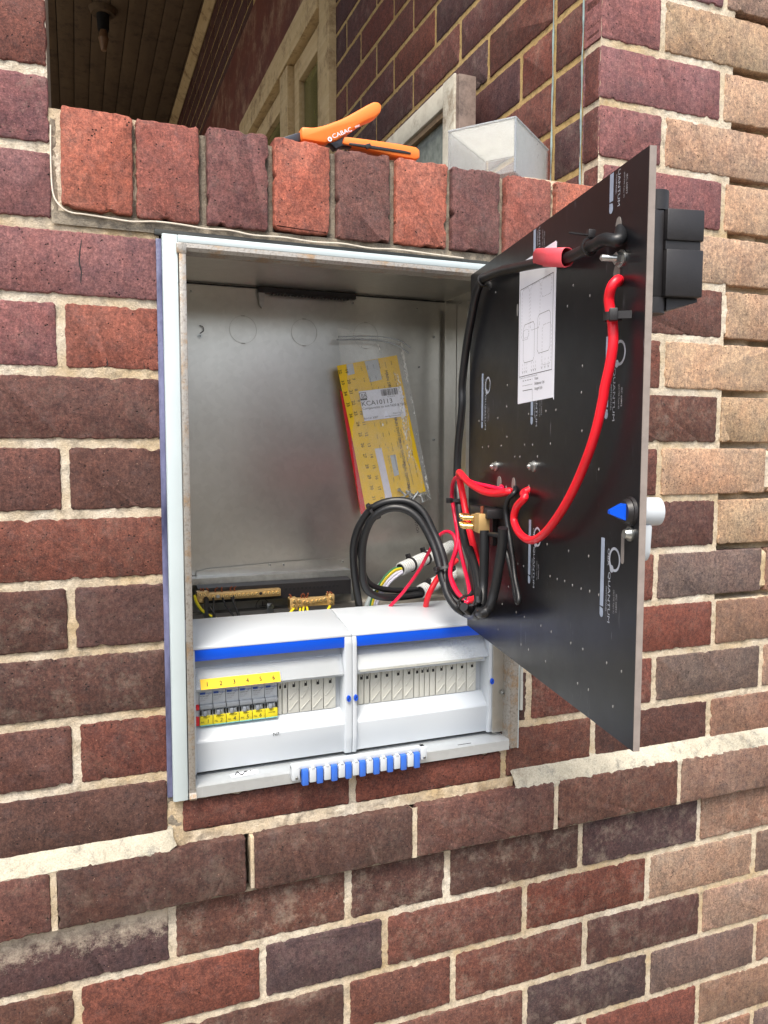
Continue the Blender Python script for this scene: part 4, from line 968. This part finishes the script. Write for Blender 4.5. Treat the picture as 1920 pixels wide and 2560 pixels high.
# red tape flag
fl_ = MB(); ca, cb_ = p1(590, 765, 10), p1(745, 765, 12); axv = (cb_-ca).normalized(); V = []
upv = Vector((0, 0, 1)); upv = (upv-axv*upv.dot(axv)).normalized(); ov = axv.cross(upv)
if ov.dot(PN) > 0: ov = -ov
prof = [(7.5, 4), (8.4, 1), (7, -4), (0, -7), (-7, -6), (-10, 0), (-9, 3), (-5, 5.5), (3, 6)]
pp = catmull([Vector((a_, b_, 0)) for a_, b_ in prof+prof[:1]], 4)
ln = len(pp)
for c_ in (ca-axv*6, cb_+axv*6):
    V += [c_+upv*(p_.x*1.0+1)-ov*(-p_.y-3)*.0+ov*(p_.y+2) for p_ in pp]
fl_.add(V, [(i, i+1, i+1+ln, i+ln) for i in range(ln-1)])
tp = fl_.build('tape_flag', REDTAPE); tag(tp, 'red tape sleeve wrapped round the black cable over the paper diagram', 'tape')
so_ = tp.modifiers.new('thick', 'SOLIDIFY'); so_.thickness = .0006
# red wires at the hinge edge
cable('red_cable', [pw(160, -489, -3), p3(1432, 228, 8), p3(1330, 245, 14), p3(1220, 225, 20), p3(1110, 160, 24), p3(1040, 85, 26), p3(1020, 75, 24), p3(1030, 150, 20), p3(1055, 280, 16), p3(1085, 450, 15), p3(1125, 620, 16), p3(1165, 770, 18), p3(1190, 900, 20), p3(1195, 1000, 22), p3(1170, 1100, 30), p3(1120, 1130, 36)], 4.6, REDC,
      'medium red cable folded over near the hinge edge and entering a panel hole')
cable('red_wire', [pw(134, -482, -3), p3(1368, 208, 6), p3(1260, 185, 12), p3(1150, 160, 18), p3(1050, 115, 22), p3(1000, 112, 24), p3(970, 160, 22), p3(962, 270, 18), p3(980, 400, 16), p3(1000, 520, 16), p3(1030, 700, 18), p3(1065, 860, 20), p3(1095, 980, 24), p3(1110, 1080, 30), p3(1098, 1140, 36), p3(1070, 1150, 40)], 2.9, REDTHIN,
      'thin pink red wire running beside the black cable at the hinge')
cable('red_wire', [p3(1005, 480, 17), p3(1012, 620, 18), p3(995, 720, 22), p3(965, 810, 26), z3(948, 900, -24), z3(965, 990, -28), z3(1010, 1070, -34), z3(1060, 1120, -40)], 3.3, REDTHIN, 'thin red wire crossing behind the lower cable tie')
cable('red_wire', [z3(435, 1195, 112), z3(560, 1060, 96), z3(690, 880, 78), z3(760, 750, 64), z3(810, 660, 54), z3(860, 590, 44), z3(920, 560, 30), z3(970, 585, 16), z3(995, 650, 6), z3(985, 730, 0), z3(955, 830, -10), z3(955, 930, -22), z3(1000, 1040, -30), z3(1050, 1110, -40)], 2.6, REDTHIN,
      'thin red wire arching behind the coil down onto the right enclosure')
cable('red_cable', [z3(1000, 800, 120), z3(900, 880, 104), z3(845, 945, 92), z3(795, 1030, 84), z3(760, 1110, 88), z3(740, 1200, 100)], 4.6, REDC, 'short red cable passing in front of the lower conduit')
cable('cable', [pw(186, -480, -3), p3(1478, 240, 5), p3(1430, 290, 9), p3(1408, 380, 9), p3(1420, 500, 8), p3(1445, 640, 7), p3(1465, 780, 7), p3(1485, 950, 8), p3(1512, 1080, 9), p3(1515, 1140, 10), p3(1500, 1142, 10), p3(1488, 1090, 8), p3(1460, 930, 6), p3(1425, 770, 7), p3(1400, 700, 9), p3(1375, 600, 16), pw(150, -542, 24)], 3.0, CABLE,
      'thin black wire hanging in a narrow loop on the panel')
# conduits
def conduit(a, b, r, label):
    t = empty('conduit', label=label, cat='conduit', group='grey corrugated conduits'); a, b = Vector(a), Vector(b); L = (b-a).length; n = int(L/4.6)
    o = MB(); d = (b-a).normalized(); u = d.orthogonal().normalized(); w = d.cross(u); V = []; Fs = []; N = 24
    prof = []
    for i in range(n): prof += [(i*4.6, r-.5), (i*4.6+.7, r), (i*4.6+2.0, r), (i*4.6+2.7, r-.5), (i*4.6+3.2, r-2.4), (i*4.6+4.1, r-2.4)]
    prof = [(0, r-2.4)]+prof
    for s_, q in prof: V += [a+d*s_+(u*math.cos(t_)+w*math.sin(t_))*q for t_ in [2*math.pi*k/N for k in range(N)]]
    for i in range(len(prof)-1):
        for k in range(N): Fs.append((i*N+k, i*N+(k+1) % N, (i+1)*N+(k+1) % N, (i+1)*N+k))
    o.add(V, Fs).build('tube', CONDUIT, t)
    MB().ring(a+d*.4, d, 0, r-2.2, .3, 24).build('bore', BLACKHOLE, t)
    return d
c1a, c1b = z3(535, 872, 150), Vector((896, 214, -607)); d1 = conduit(c1a, c1b, 11, 'upper grey corrugated conduit with white and green yellow wires')
tie(c1a+(c1b-c1a).normalized()*27, d1, 11.2, 'cable tie round the middle of the upper conduit', 4, head=(0, .3, 1)); tie(c1a+(c1b-c1a).normalized()*66, d1, 11.2, 'cable tie round the upper conduit near the coil', 4, head=(0, .3, 1))
c2a, c2b = z3(700, 1062, 140), Vector((896, 196, -650)); d2 = conduit(c2a, c2b, 11.5, 'lower grey corrugated conduit with black cables')
tie(c2a+(c2b-c2a).normalized()*18, d2, 11.7, 'cable tie round the lower grey conduit', 4, head=(0, -.5, 1))
for (m, off, lb, r) in ((WHITEWIRE, (0, 0), 'white wire nearest the coil from the upper conduit', 2.8), (WHITEWIRE, (18, 12), 'second white wire curving down under the upper conduit', 2.8), (YELWIRE, (-10, -26), 'green and yellow wire curving from the upper conduit', 2.7), (GREENWIRE, (-20, -36), 'green stripe wire on the outside of the conduit bundle', 1.6)):
    pts = [(560, 880), (500, 905), (430, 965), (370, 1050), (325, 1130), (300, 1230)]
    cable('wire', [z3(620, 850, 158)]+[z3(x+off[0]*(1 if j else .3), y+off[1]*(1 if j else .5), 150-j*3) for j, (x, y) in enumerate(pts)], r, m, lb, 'wire')
cable('wire', [z3(540, 885, 160), z3(440, 950, 166), z3(340, 1040, 170), z3(270, 1150, 172), z3(250, 1240, 172)], 5, plain('translucent_white_sheath', srgb(196, 206, 206), .3), 'fat pale sheathed wire at the left of the conduit bundle', 'wire')
# neutral and earth wires
def o2p(x, y, d): return at((400+x*.3617)/S, (1200+y*.3617)/S, 1, d)
for i, (a_, b_, c_) in enumerate((((330, 790), (335, 860), (375, 930)), ((362, 790), (372, 850), (368, 940)), ((425, 780), (450, 860), (525, 965)), ((480, 780), (510, 850), (560, 965)), ((512, 775), (512, 850), (550, 960)), ((315, 800), (320, 860), (325, 960)))):
    cable('neutral_wire', [o2p(*a_, 198), o2p(*b_, 180), o2p(*c_, 150), o2p(c_[0]+10, c_[1]+60, 140)], 1.5 if i != 5 else 4, CABLE, ['leftmost thin black wire under the neutral bar', 'second thin black wire under the neutral bar', 'long slanting black wire under the middle of the neutral bar', 'black wire right of the slanting one under the neutral bar', 'rightmost black wire under the neutral bar', 'thick black wire dropping at the left end of the neutral bar'][i], 'wire', 'black wires under the neutral bar')
def gy(pts, r, label):
    t = empty('earth_wire', label=label, cat='wire', group='green and yellow earth wires')
    MB().tube(pts, r, 12, 8).build('yellow_sheath', YELWIRE, t)
    MB().tube([Vector(p)+Vector((-r*.2, -r*.35, -r*.5)) for p in pts], r*.75, 10, 8).build('green_stripe', GREENWIRE, t)
gy([o2p(240, 800, 198), o2p(255, 850, 185), o2p(300, 910, 165), o2p(370, 950, 150), o2p(440, 985, 140)], 2.4, 'green and yellow earth wire at the left end, under the neutral bar')
gy([o2p(940, 865, 172), o2p(915, 900, 160), o2p(870, 950, 145)], 2.2, 'leftmost green and yellow wire under the short earth bar')
gy([o2p(972, 865, 172), o2p(968, 900, 162), o2p(962, 960, 150)], 1.8, 'second green and yellow wire under the earth bar')
gy([o2p(995, 865, 172), o2p(990, 900, 162), o2p(985, 960, 150)], 1.8, 'third green and yellow wire under the earth bar')
gy([o2p(1010, 865, 172), o2p(1020, 900, 162), o2p(1020, 960, 150)], 1.8, 'fourth green and yellow wire under the earth bar')
gy([o2p(1180, 855, 172), o2p(1165, 890, 160), o2p(1130, 935, 145)], 2.2, 'rightmost green and yellow wire under the short earth bar')

# ================================================================ ZIP BAG OF LABELS
bag = empty('label_bag', label='clear zip bag of yellow label sheets and a white part label inside the box', cat='bag')
def bp(x, y, off=0.0): return at((400+x*.4822)/S, (560+y*.4822)/S, 1, 236-off)
def quadm(name, pts, m, off=0, par=bag, th=.4):
    P = [bp(x, y, off) for x, y in pts]; b = MB(); n = len(P)
    b.add(P+[p_+Vector((0, th, 0)) for p_ in P], [tuple(range(n)), tuple(range(2*n-1, n-1, -1))]+[(i, (i+1) % n, (i+1) % n+n, i+n) for i in range(n)])
    return b.build(name, m, par, False)
quadm('red_sheet', [(932, 860), (955, 880), (1070, 1440), (1062, 1520), (1040, 1500)], REDPL, 0)
quadm('yellow_sheet', [(917, 735), (1228, 680), (1290, 980), (1378, 1385), (1240, 1432), (1070, 1498), (1000, 1130)], YELLOW, 2)
quadm('white_patch', [(1060, 712), (1130, 700), (1150, 806), (1090, 820)], WHITE_PLASTIC, 3); quadm('white_patch', [(966, 728), (1000, 722), (1010, 776), (975, 785)], WHITE_PLASTIC, 3)
quadm('white_patch', [(1113, 1165), (1148, 1160), (1200, 1400), (1212, 1452), (1172, 1462), (1165, 1400)], WHITEWIRE, 3); quadm('white_patch', [(1193, 1200), (1222, 1196), (1240, 1300), (1215, 1308)], WHITE_PLASTIC, 3)
DN = (bp(1050, 1400)-bp(960, 1000)).normalized(); RG = Vector((0, -1, 0)).cross(DN); RG = RG if RG.x > 0 else -RG; UPB = -DN
# print on the sheets reads downwards
def bt(s_, sz, x, y, m=INK, off=3.2, xd=None, yd=None, xs=1): return text(s_, sz, bp(x, y, off), xd or DN, yd or RG, m, bag, 'print', xs=xs, lift=.1)
seq = [(925, 755, 12), (932, 812, 13), (945, 868, 14)]
for i in range(5): bt(str(32+i), 5.6, 924+i*14, 755+i*57)
for i in range(13): bt(str(19+i), 5.6, 958+i*11.8, 752+i*55)
for i in range(12): bt(str(7+i) if i != 0 else '7', 5.6, 995+i*13.2, 800+i*56)
for i in range(7): bt('MAIN SWITCH', 5.2, 1165+i*1.0+(0 if i < 3 else 0)+i*22, 760+i*118) if i in (0, 2, 3, 4) or True else None
words = ['NL', 'GARAGE', 'POWER', 'LIGHT', 'AIRCON', 'SURGE', 'SAFETY SWITCH', 'HOT WATER', 'OVEN', 'SPARE']
rw = random.Random(3)
for cx_ in range(6):
    for i in range(11):
        x = 1040+cx_*31+i*13.5; y = 740-cx_*6+i*58
        if 1040 < x < 1250 and 850 < y < 1015 and x < 1280: continue
        if 1110+(y-1160)*.2 < x < 1165+(y-1160)*.2 and y > 1150: continue
        bt(rw.choice(words), 1.9, x, y)
quadm('part_label', [(1030, 868), (1250, 842), (1276, 995), (1060, 1022)], PAPER, 5)
rg2 = (bp(1276, 995, 5)-bp(1060, 1022, 5)).normalized(); up2 = (bp(1030, 868, 5)-bp(1060, 1022, 5)).normalized()
def lt(s_, sz, x, y, xs=1): return text(s_, sz, bp(x, y, 5.2), rg2, up2, INK, bag, 'print', xs=xs, lift=.15)
lt('KCA10113', 8.2, 1046, 945, 1.12); lt('Components to suit N20 & N22', 4.2, 1050, 964, 1.05); lt('Made in China', 2.4, 1208, 985); lt('www.blancoltools.com.au', 2.2, 1165, 1002); lt('Batch #', 3.2, 1058, 1014); lt('3087', 3.6, 1103, 1009)
bo = bp(1040, 916, 5.2)
b = MB()
def lb(x0, x1, y0, y1): # patch in label axes (mm from bo)
    P = [bo+rg2*x0+up2*y0, bo+rg2*x1+up2*y0, bo+rg2*x1+up2*y1, bo+rg2*x0+up2*y1]; b.add([p_+Vector((0, -.2, 0)) for p_ in P], [(0, 1, 2, 3)])
lb(0, 12, 0, .8); lb(0, 12, 12.2, 13); lb(0, .8, 0, 13); lb(11.2, 12, 0, 13); lb(0, 12, 0, 3.2); b.build('print', INK, bag, False)
lt('BR', 7.0, 1044, 903, 1.0)
b = MB(); bo = bp(1150, 892, 5.2); x = 0
while x < 30:
    w_ = rw.choice((.4, .7, 1.1)); lb(x, x+w_, 0, 11); x += w_+rw.choice((.35, .6, .9))
b.build('barcode', INK, bag, False)
lt('KCA10113', 2.2, 1180, 899)
# screws and clips at the bag's foot
for i in range(9):
    a_ = bp(1255+i*17, 1420-rw.uniform(0, 30), 6); v_ = Vector((rw.uniform(-1, 1), -.2, rw.uniform(-1, 1))).normalized()
    MB().cyl(a_-v_*7, a_+v_*7, 1.6, None, 8).cyl(a_+v_*7, a_+v_*9, 3.4, None, 10).build('spare_screw', ZINC, bag)
# film front: wrinkled sheet
def film(pts4, off, name, seed, puff=6):
    A, B, C_, D_ = [Vector((x, y)) for x, y in pts4]; nx, ny = 26, 46; V = []; Fs = []
    for j in range(ny+1):
        for i in range(nx+1):
            s_, t = i/nx, j/ny; p_ = (A.lerp(B, s_)).lerp(D_.lerp(C_, s_), t)
            e = min(s_, 1-s_, t*1.2, (1-t))*4; e = min(1, e)
            w_ = noise.noise(Vector((s_*6, t*2.2, seed)))*3+noise.noise(Vector((s_*14, t*9, seed+3)))*1.4+noise.noise(Vector((s_*30, t*8, seed+5)))*.5
            V.append(bp(p_.x+w_*1.0, p_.y, off+puff*e**.6+w_*(.9 if e < 1 else .6)))
    for j in range(ny):
        for i in range(nx): a_ = j*(nx+1)+i; Fs.append((a_, a_+1, a_+nx+2, a_+nx+1))
    return MB().add(V, Fs).build(name, CLEAR_FILM, bag)
film([(917, 535), (1255, 618), (1405, 1430), (1045, 1545)], 0, 'film', 2)
MB().tube([bp(917, 600, 3), bp(1100, 600, 4), bp(1220, 625, 6), bp(1290, 668, 8)], 2.0, 8, 8, flat=.5).tube([bp(925, 585, 3), bp(1100, 582, 4), bp(1230, 600, 6), bp(1300, 640, 8)], 1.6, 8, 8, flat=.5).build('zip_seam', CLEAR_LID, bag)

# ================================================================ THINGS ON THE SILL
tool = empty('hand_tool', label='orange handled wire stripping tool lying open on the brick sill', cat='tool')
def tp_(x, y, d=10): return at(x, y, 1, d)
def tpoly(pts, y0, y1, m, name, c=2.0): return MB().prism([(p_.x, p_.z) for p_ in [tp_(a_, b_, 8) for a_, b_ in pts]], y0, y1, axis=1, c=c).build(name, m, tool)
tpoly([(649, 276), (676, 278), (700, 273), (740, 258), (790, 230), (805, 222), (816, 223), (823, 232), (820, 246), (810, 255), (780, 268), (752, 288), (725, 306), (700, 312), (650, 304)], 2, 24, ORANGE, 'upper_grip', 3.5)
tpoly([(742, 296), (790, 302), (860, 312), (897, 319), (905, 326), (905, 343), (895, 346), (850, 338), (790, 324), (738, 312)], 4, 24, ORANGE, 'lower_grip', 2.5)
tpoly([(752, 311), (800, 317), (870, 328), (885, 332), (884, 336), (868, 334), (795, 323), (752, 316)], 2.6, 5, BLACK, 'grip_inlay', .6)
tpoly([(700, 308), (722, 300), (748, 296), (745, 302), (770, 312), (768, 318), (740, 315), (725, 322), (716, 312)], 7, 21, STEELDK, 'pivot', 1)
tpoly([(596, 304), (604, 298), (640, 286), (650, 284), (650, 304), (630, 305), (600, 308)], 10, 19, STEELDK, 'jaw', 1)
tpoly([(784, 316), (796, 312), (800, 320), (790, 325)], 2.2, 5, BLACK, 'spring_clip', .4)
pa, pb = tp_(722, 302, 0), tp_(790, 274, 0)
PALEINK = PAPER
text('CABAC', 5.6, Vector((tp_(720, 299, 0).x, 1.4, tp_(720, 299, 0).z)), Vector((pb.x-pa.x, 0, pb.z-pa.z)), Vector((-(pb.z-pa.z), 0, pb.x-pa.x)), PALEINK, tool, 'print', xs=1.2, lift=.4)
text('K800', 2.6, Vector((tp_(768, 276, 0).x, 1.4, tp_(768, 276, 0).z)), Vector((pb.x-pa.x, 0, pb.z-pa.z)), Vector((-(pb.z-pa.z), 0, pb.x-pa.x)), PALEINK, tool, 'print', lift=.4)
q = tp_(713, 300, 0); MB().ring((q.x, 1.2, q.z), (0, -1, 0), 1.4, 3.0, .4, 20).build('print', PALEINK, tool)
# clear box, upside down on the sill
tx = empty('clear_box', label='clear acrylic box cover standing upside down on the brick sill', cat='box')
A = at(1112, 372, 2, -38); dl = Vector((-.627, .779, 0)); dr = Vector((.78, .626, 0))
H = (at(1113, 251, 1, A.y).z+38)
def side_w(p0, p1, z0, z1, th=2):
    d = (p1-p0).normalized(); n = Vector((-d.y, d.x, 0)); 
    P = [p0, p1, p1+n*th, p0+n*th]; return P
def hit(x, y, p0, d):
    dd = FW + RT*((x*S-960)/F_PX) - UP*((y*S-1280)/F_PX); n = Vector((d.y, -d.x, 0))
    return (CAMP+dd*((p0-CAMP).dot(n)/dd.dot(n))-p0).dot(d)
LL = min(170, abs(hit(968, 281, A, dl))); LR = min(150, abs(hit(1184, 312, A, dr)))
B_, C_ = A+dl*LL, A+dr*LR; D_ = B_+dr*LR
zb, zt = -37, -38+H
def wallp(p0, p1, name):
    d = (p1-p0).normalized(); cen = (A+D_)/2; n = Vector((-d.y, d.x, 0)); n = n if n.dot(cen-p0) > 0 else -n
    a_ = p0+d*.2+n*.05; b_ = p1-d*2.4+n*.05
    V = [Vector((v.x, v.y, z)) for v in (a_, b_, b_+n*2, a_+n*2) for z in (zb, zt-2.2)]
    MB().add(V, [(0, 2, 3, 1), (2, 4, 5, 3), (4, 6, 7, 5), (6, 0, 1, 7), (0, 6, 4, 2), (1, 3, 5, 7)]).build(name, CLEAR_BOX, tx, False)
wallp(A, B_, 'side_wall'); wallp(C_, A, 'side_wall'); wallp(D_, C_, 'side_wall'); wallp(B_, D_, 'side_wall')
V = [Vector((v.x, v.y, z)) for v in (A, C_, D_, B_) for z in (zt-2, zt)]
MB().add(V, [(0, 2, 3, 1), (2, 4, 5, 3), (4, 6, 7, 5), (6, 0, 1, 7), (0, 6, 4, 2), (1, 3, 5, 7)]).build('base_plate', CLEAR_BOX, tx, False)
eg = MB()
for p_, q_ in ((A, C_), (A, B_)): eg.cyl(Vector((p_.x, p_.y, zt-1)), Vector((q_.x, q_.y, zt-1)), 1.5, None, 8)
eg.cyl(Vector((A.x, A.y, zb)), Vector((A.x, A.y, zt-1)), 1.6, None, 8); eg.build('polished_edge', CLEAR_LID, tx)
# old window sash leaning on the return wall
sash = empty('old_sash', label='weathered white timber window sash leaning on the return wall behind the clear box', cat='window sash')
y0, y1 = 348, 900; zt_, zb_ = 262, -690
def sp(y, z, x=0): return Vector((0, y, z))
MB().box(960, 966, y0+2, y0+48, zb_, zt_-2, c=1).box(966.2, 1003, y0, y0+48, zb_, zt_, c=2).build('stile', RAW_TIMBER, sash)
MB().box(957, 961.5, y0+.5, y0+50, zb_, zt_-1, c=1).build('stile_face', GREY_TIMBER, sash)
MB().box(958, 1000, y0+48.5, y1, zt_-44, zt_-1, c=2).build('top_rail', GREY_TIMBER, sash)
MB().box(964, 975, y0+50, y1, zt_-56, zt_-44.5, c=1.5).build('glazing_bead', timber('raw_bead', srgb(136, 112, 84), srgb(150, 128, 100), srgb(90, 70, 50)), sash)
MB().box(975, 979, y0+50, y1, zb_, zt_-45).build('pane', plain('obscure_glass', srgb(120, 126, 118), .18, 0, .3, 60, .8, 220), sash)
MB().box(958, 1000, y1+.5, y1+48, zb_, zt_, c=2).build('stile', GREY_TIMBER, sash)
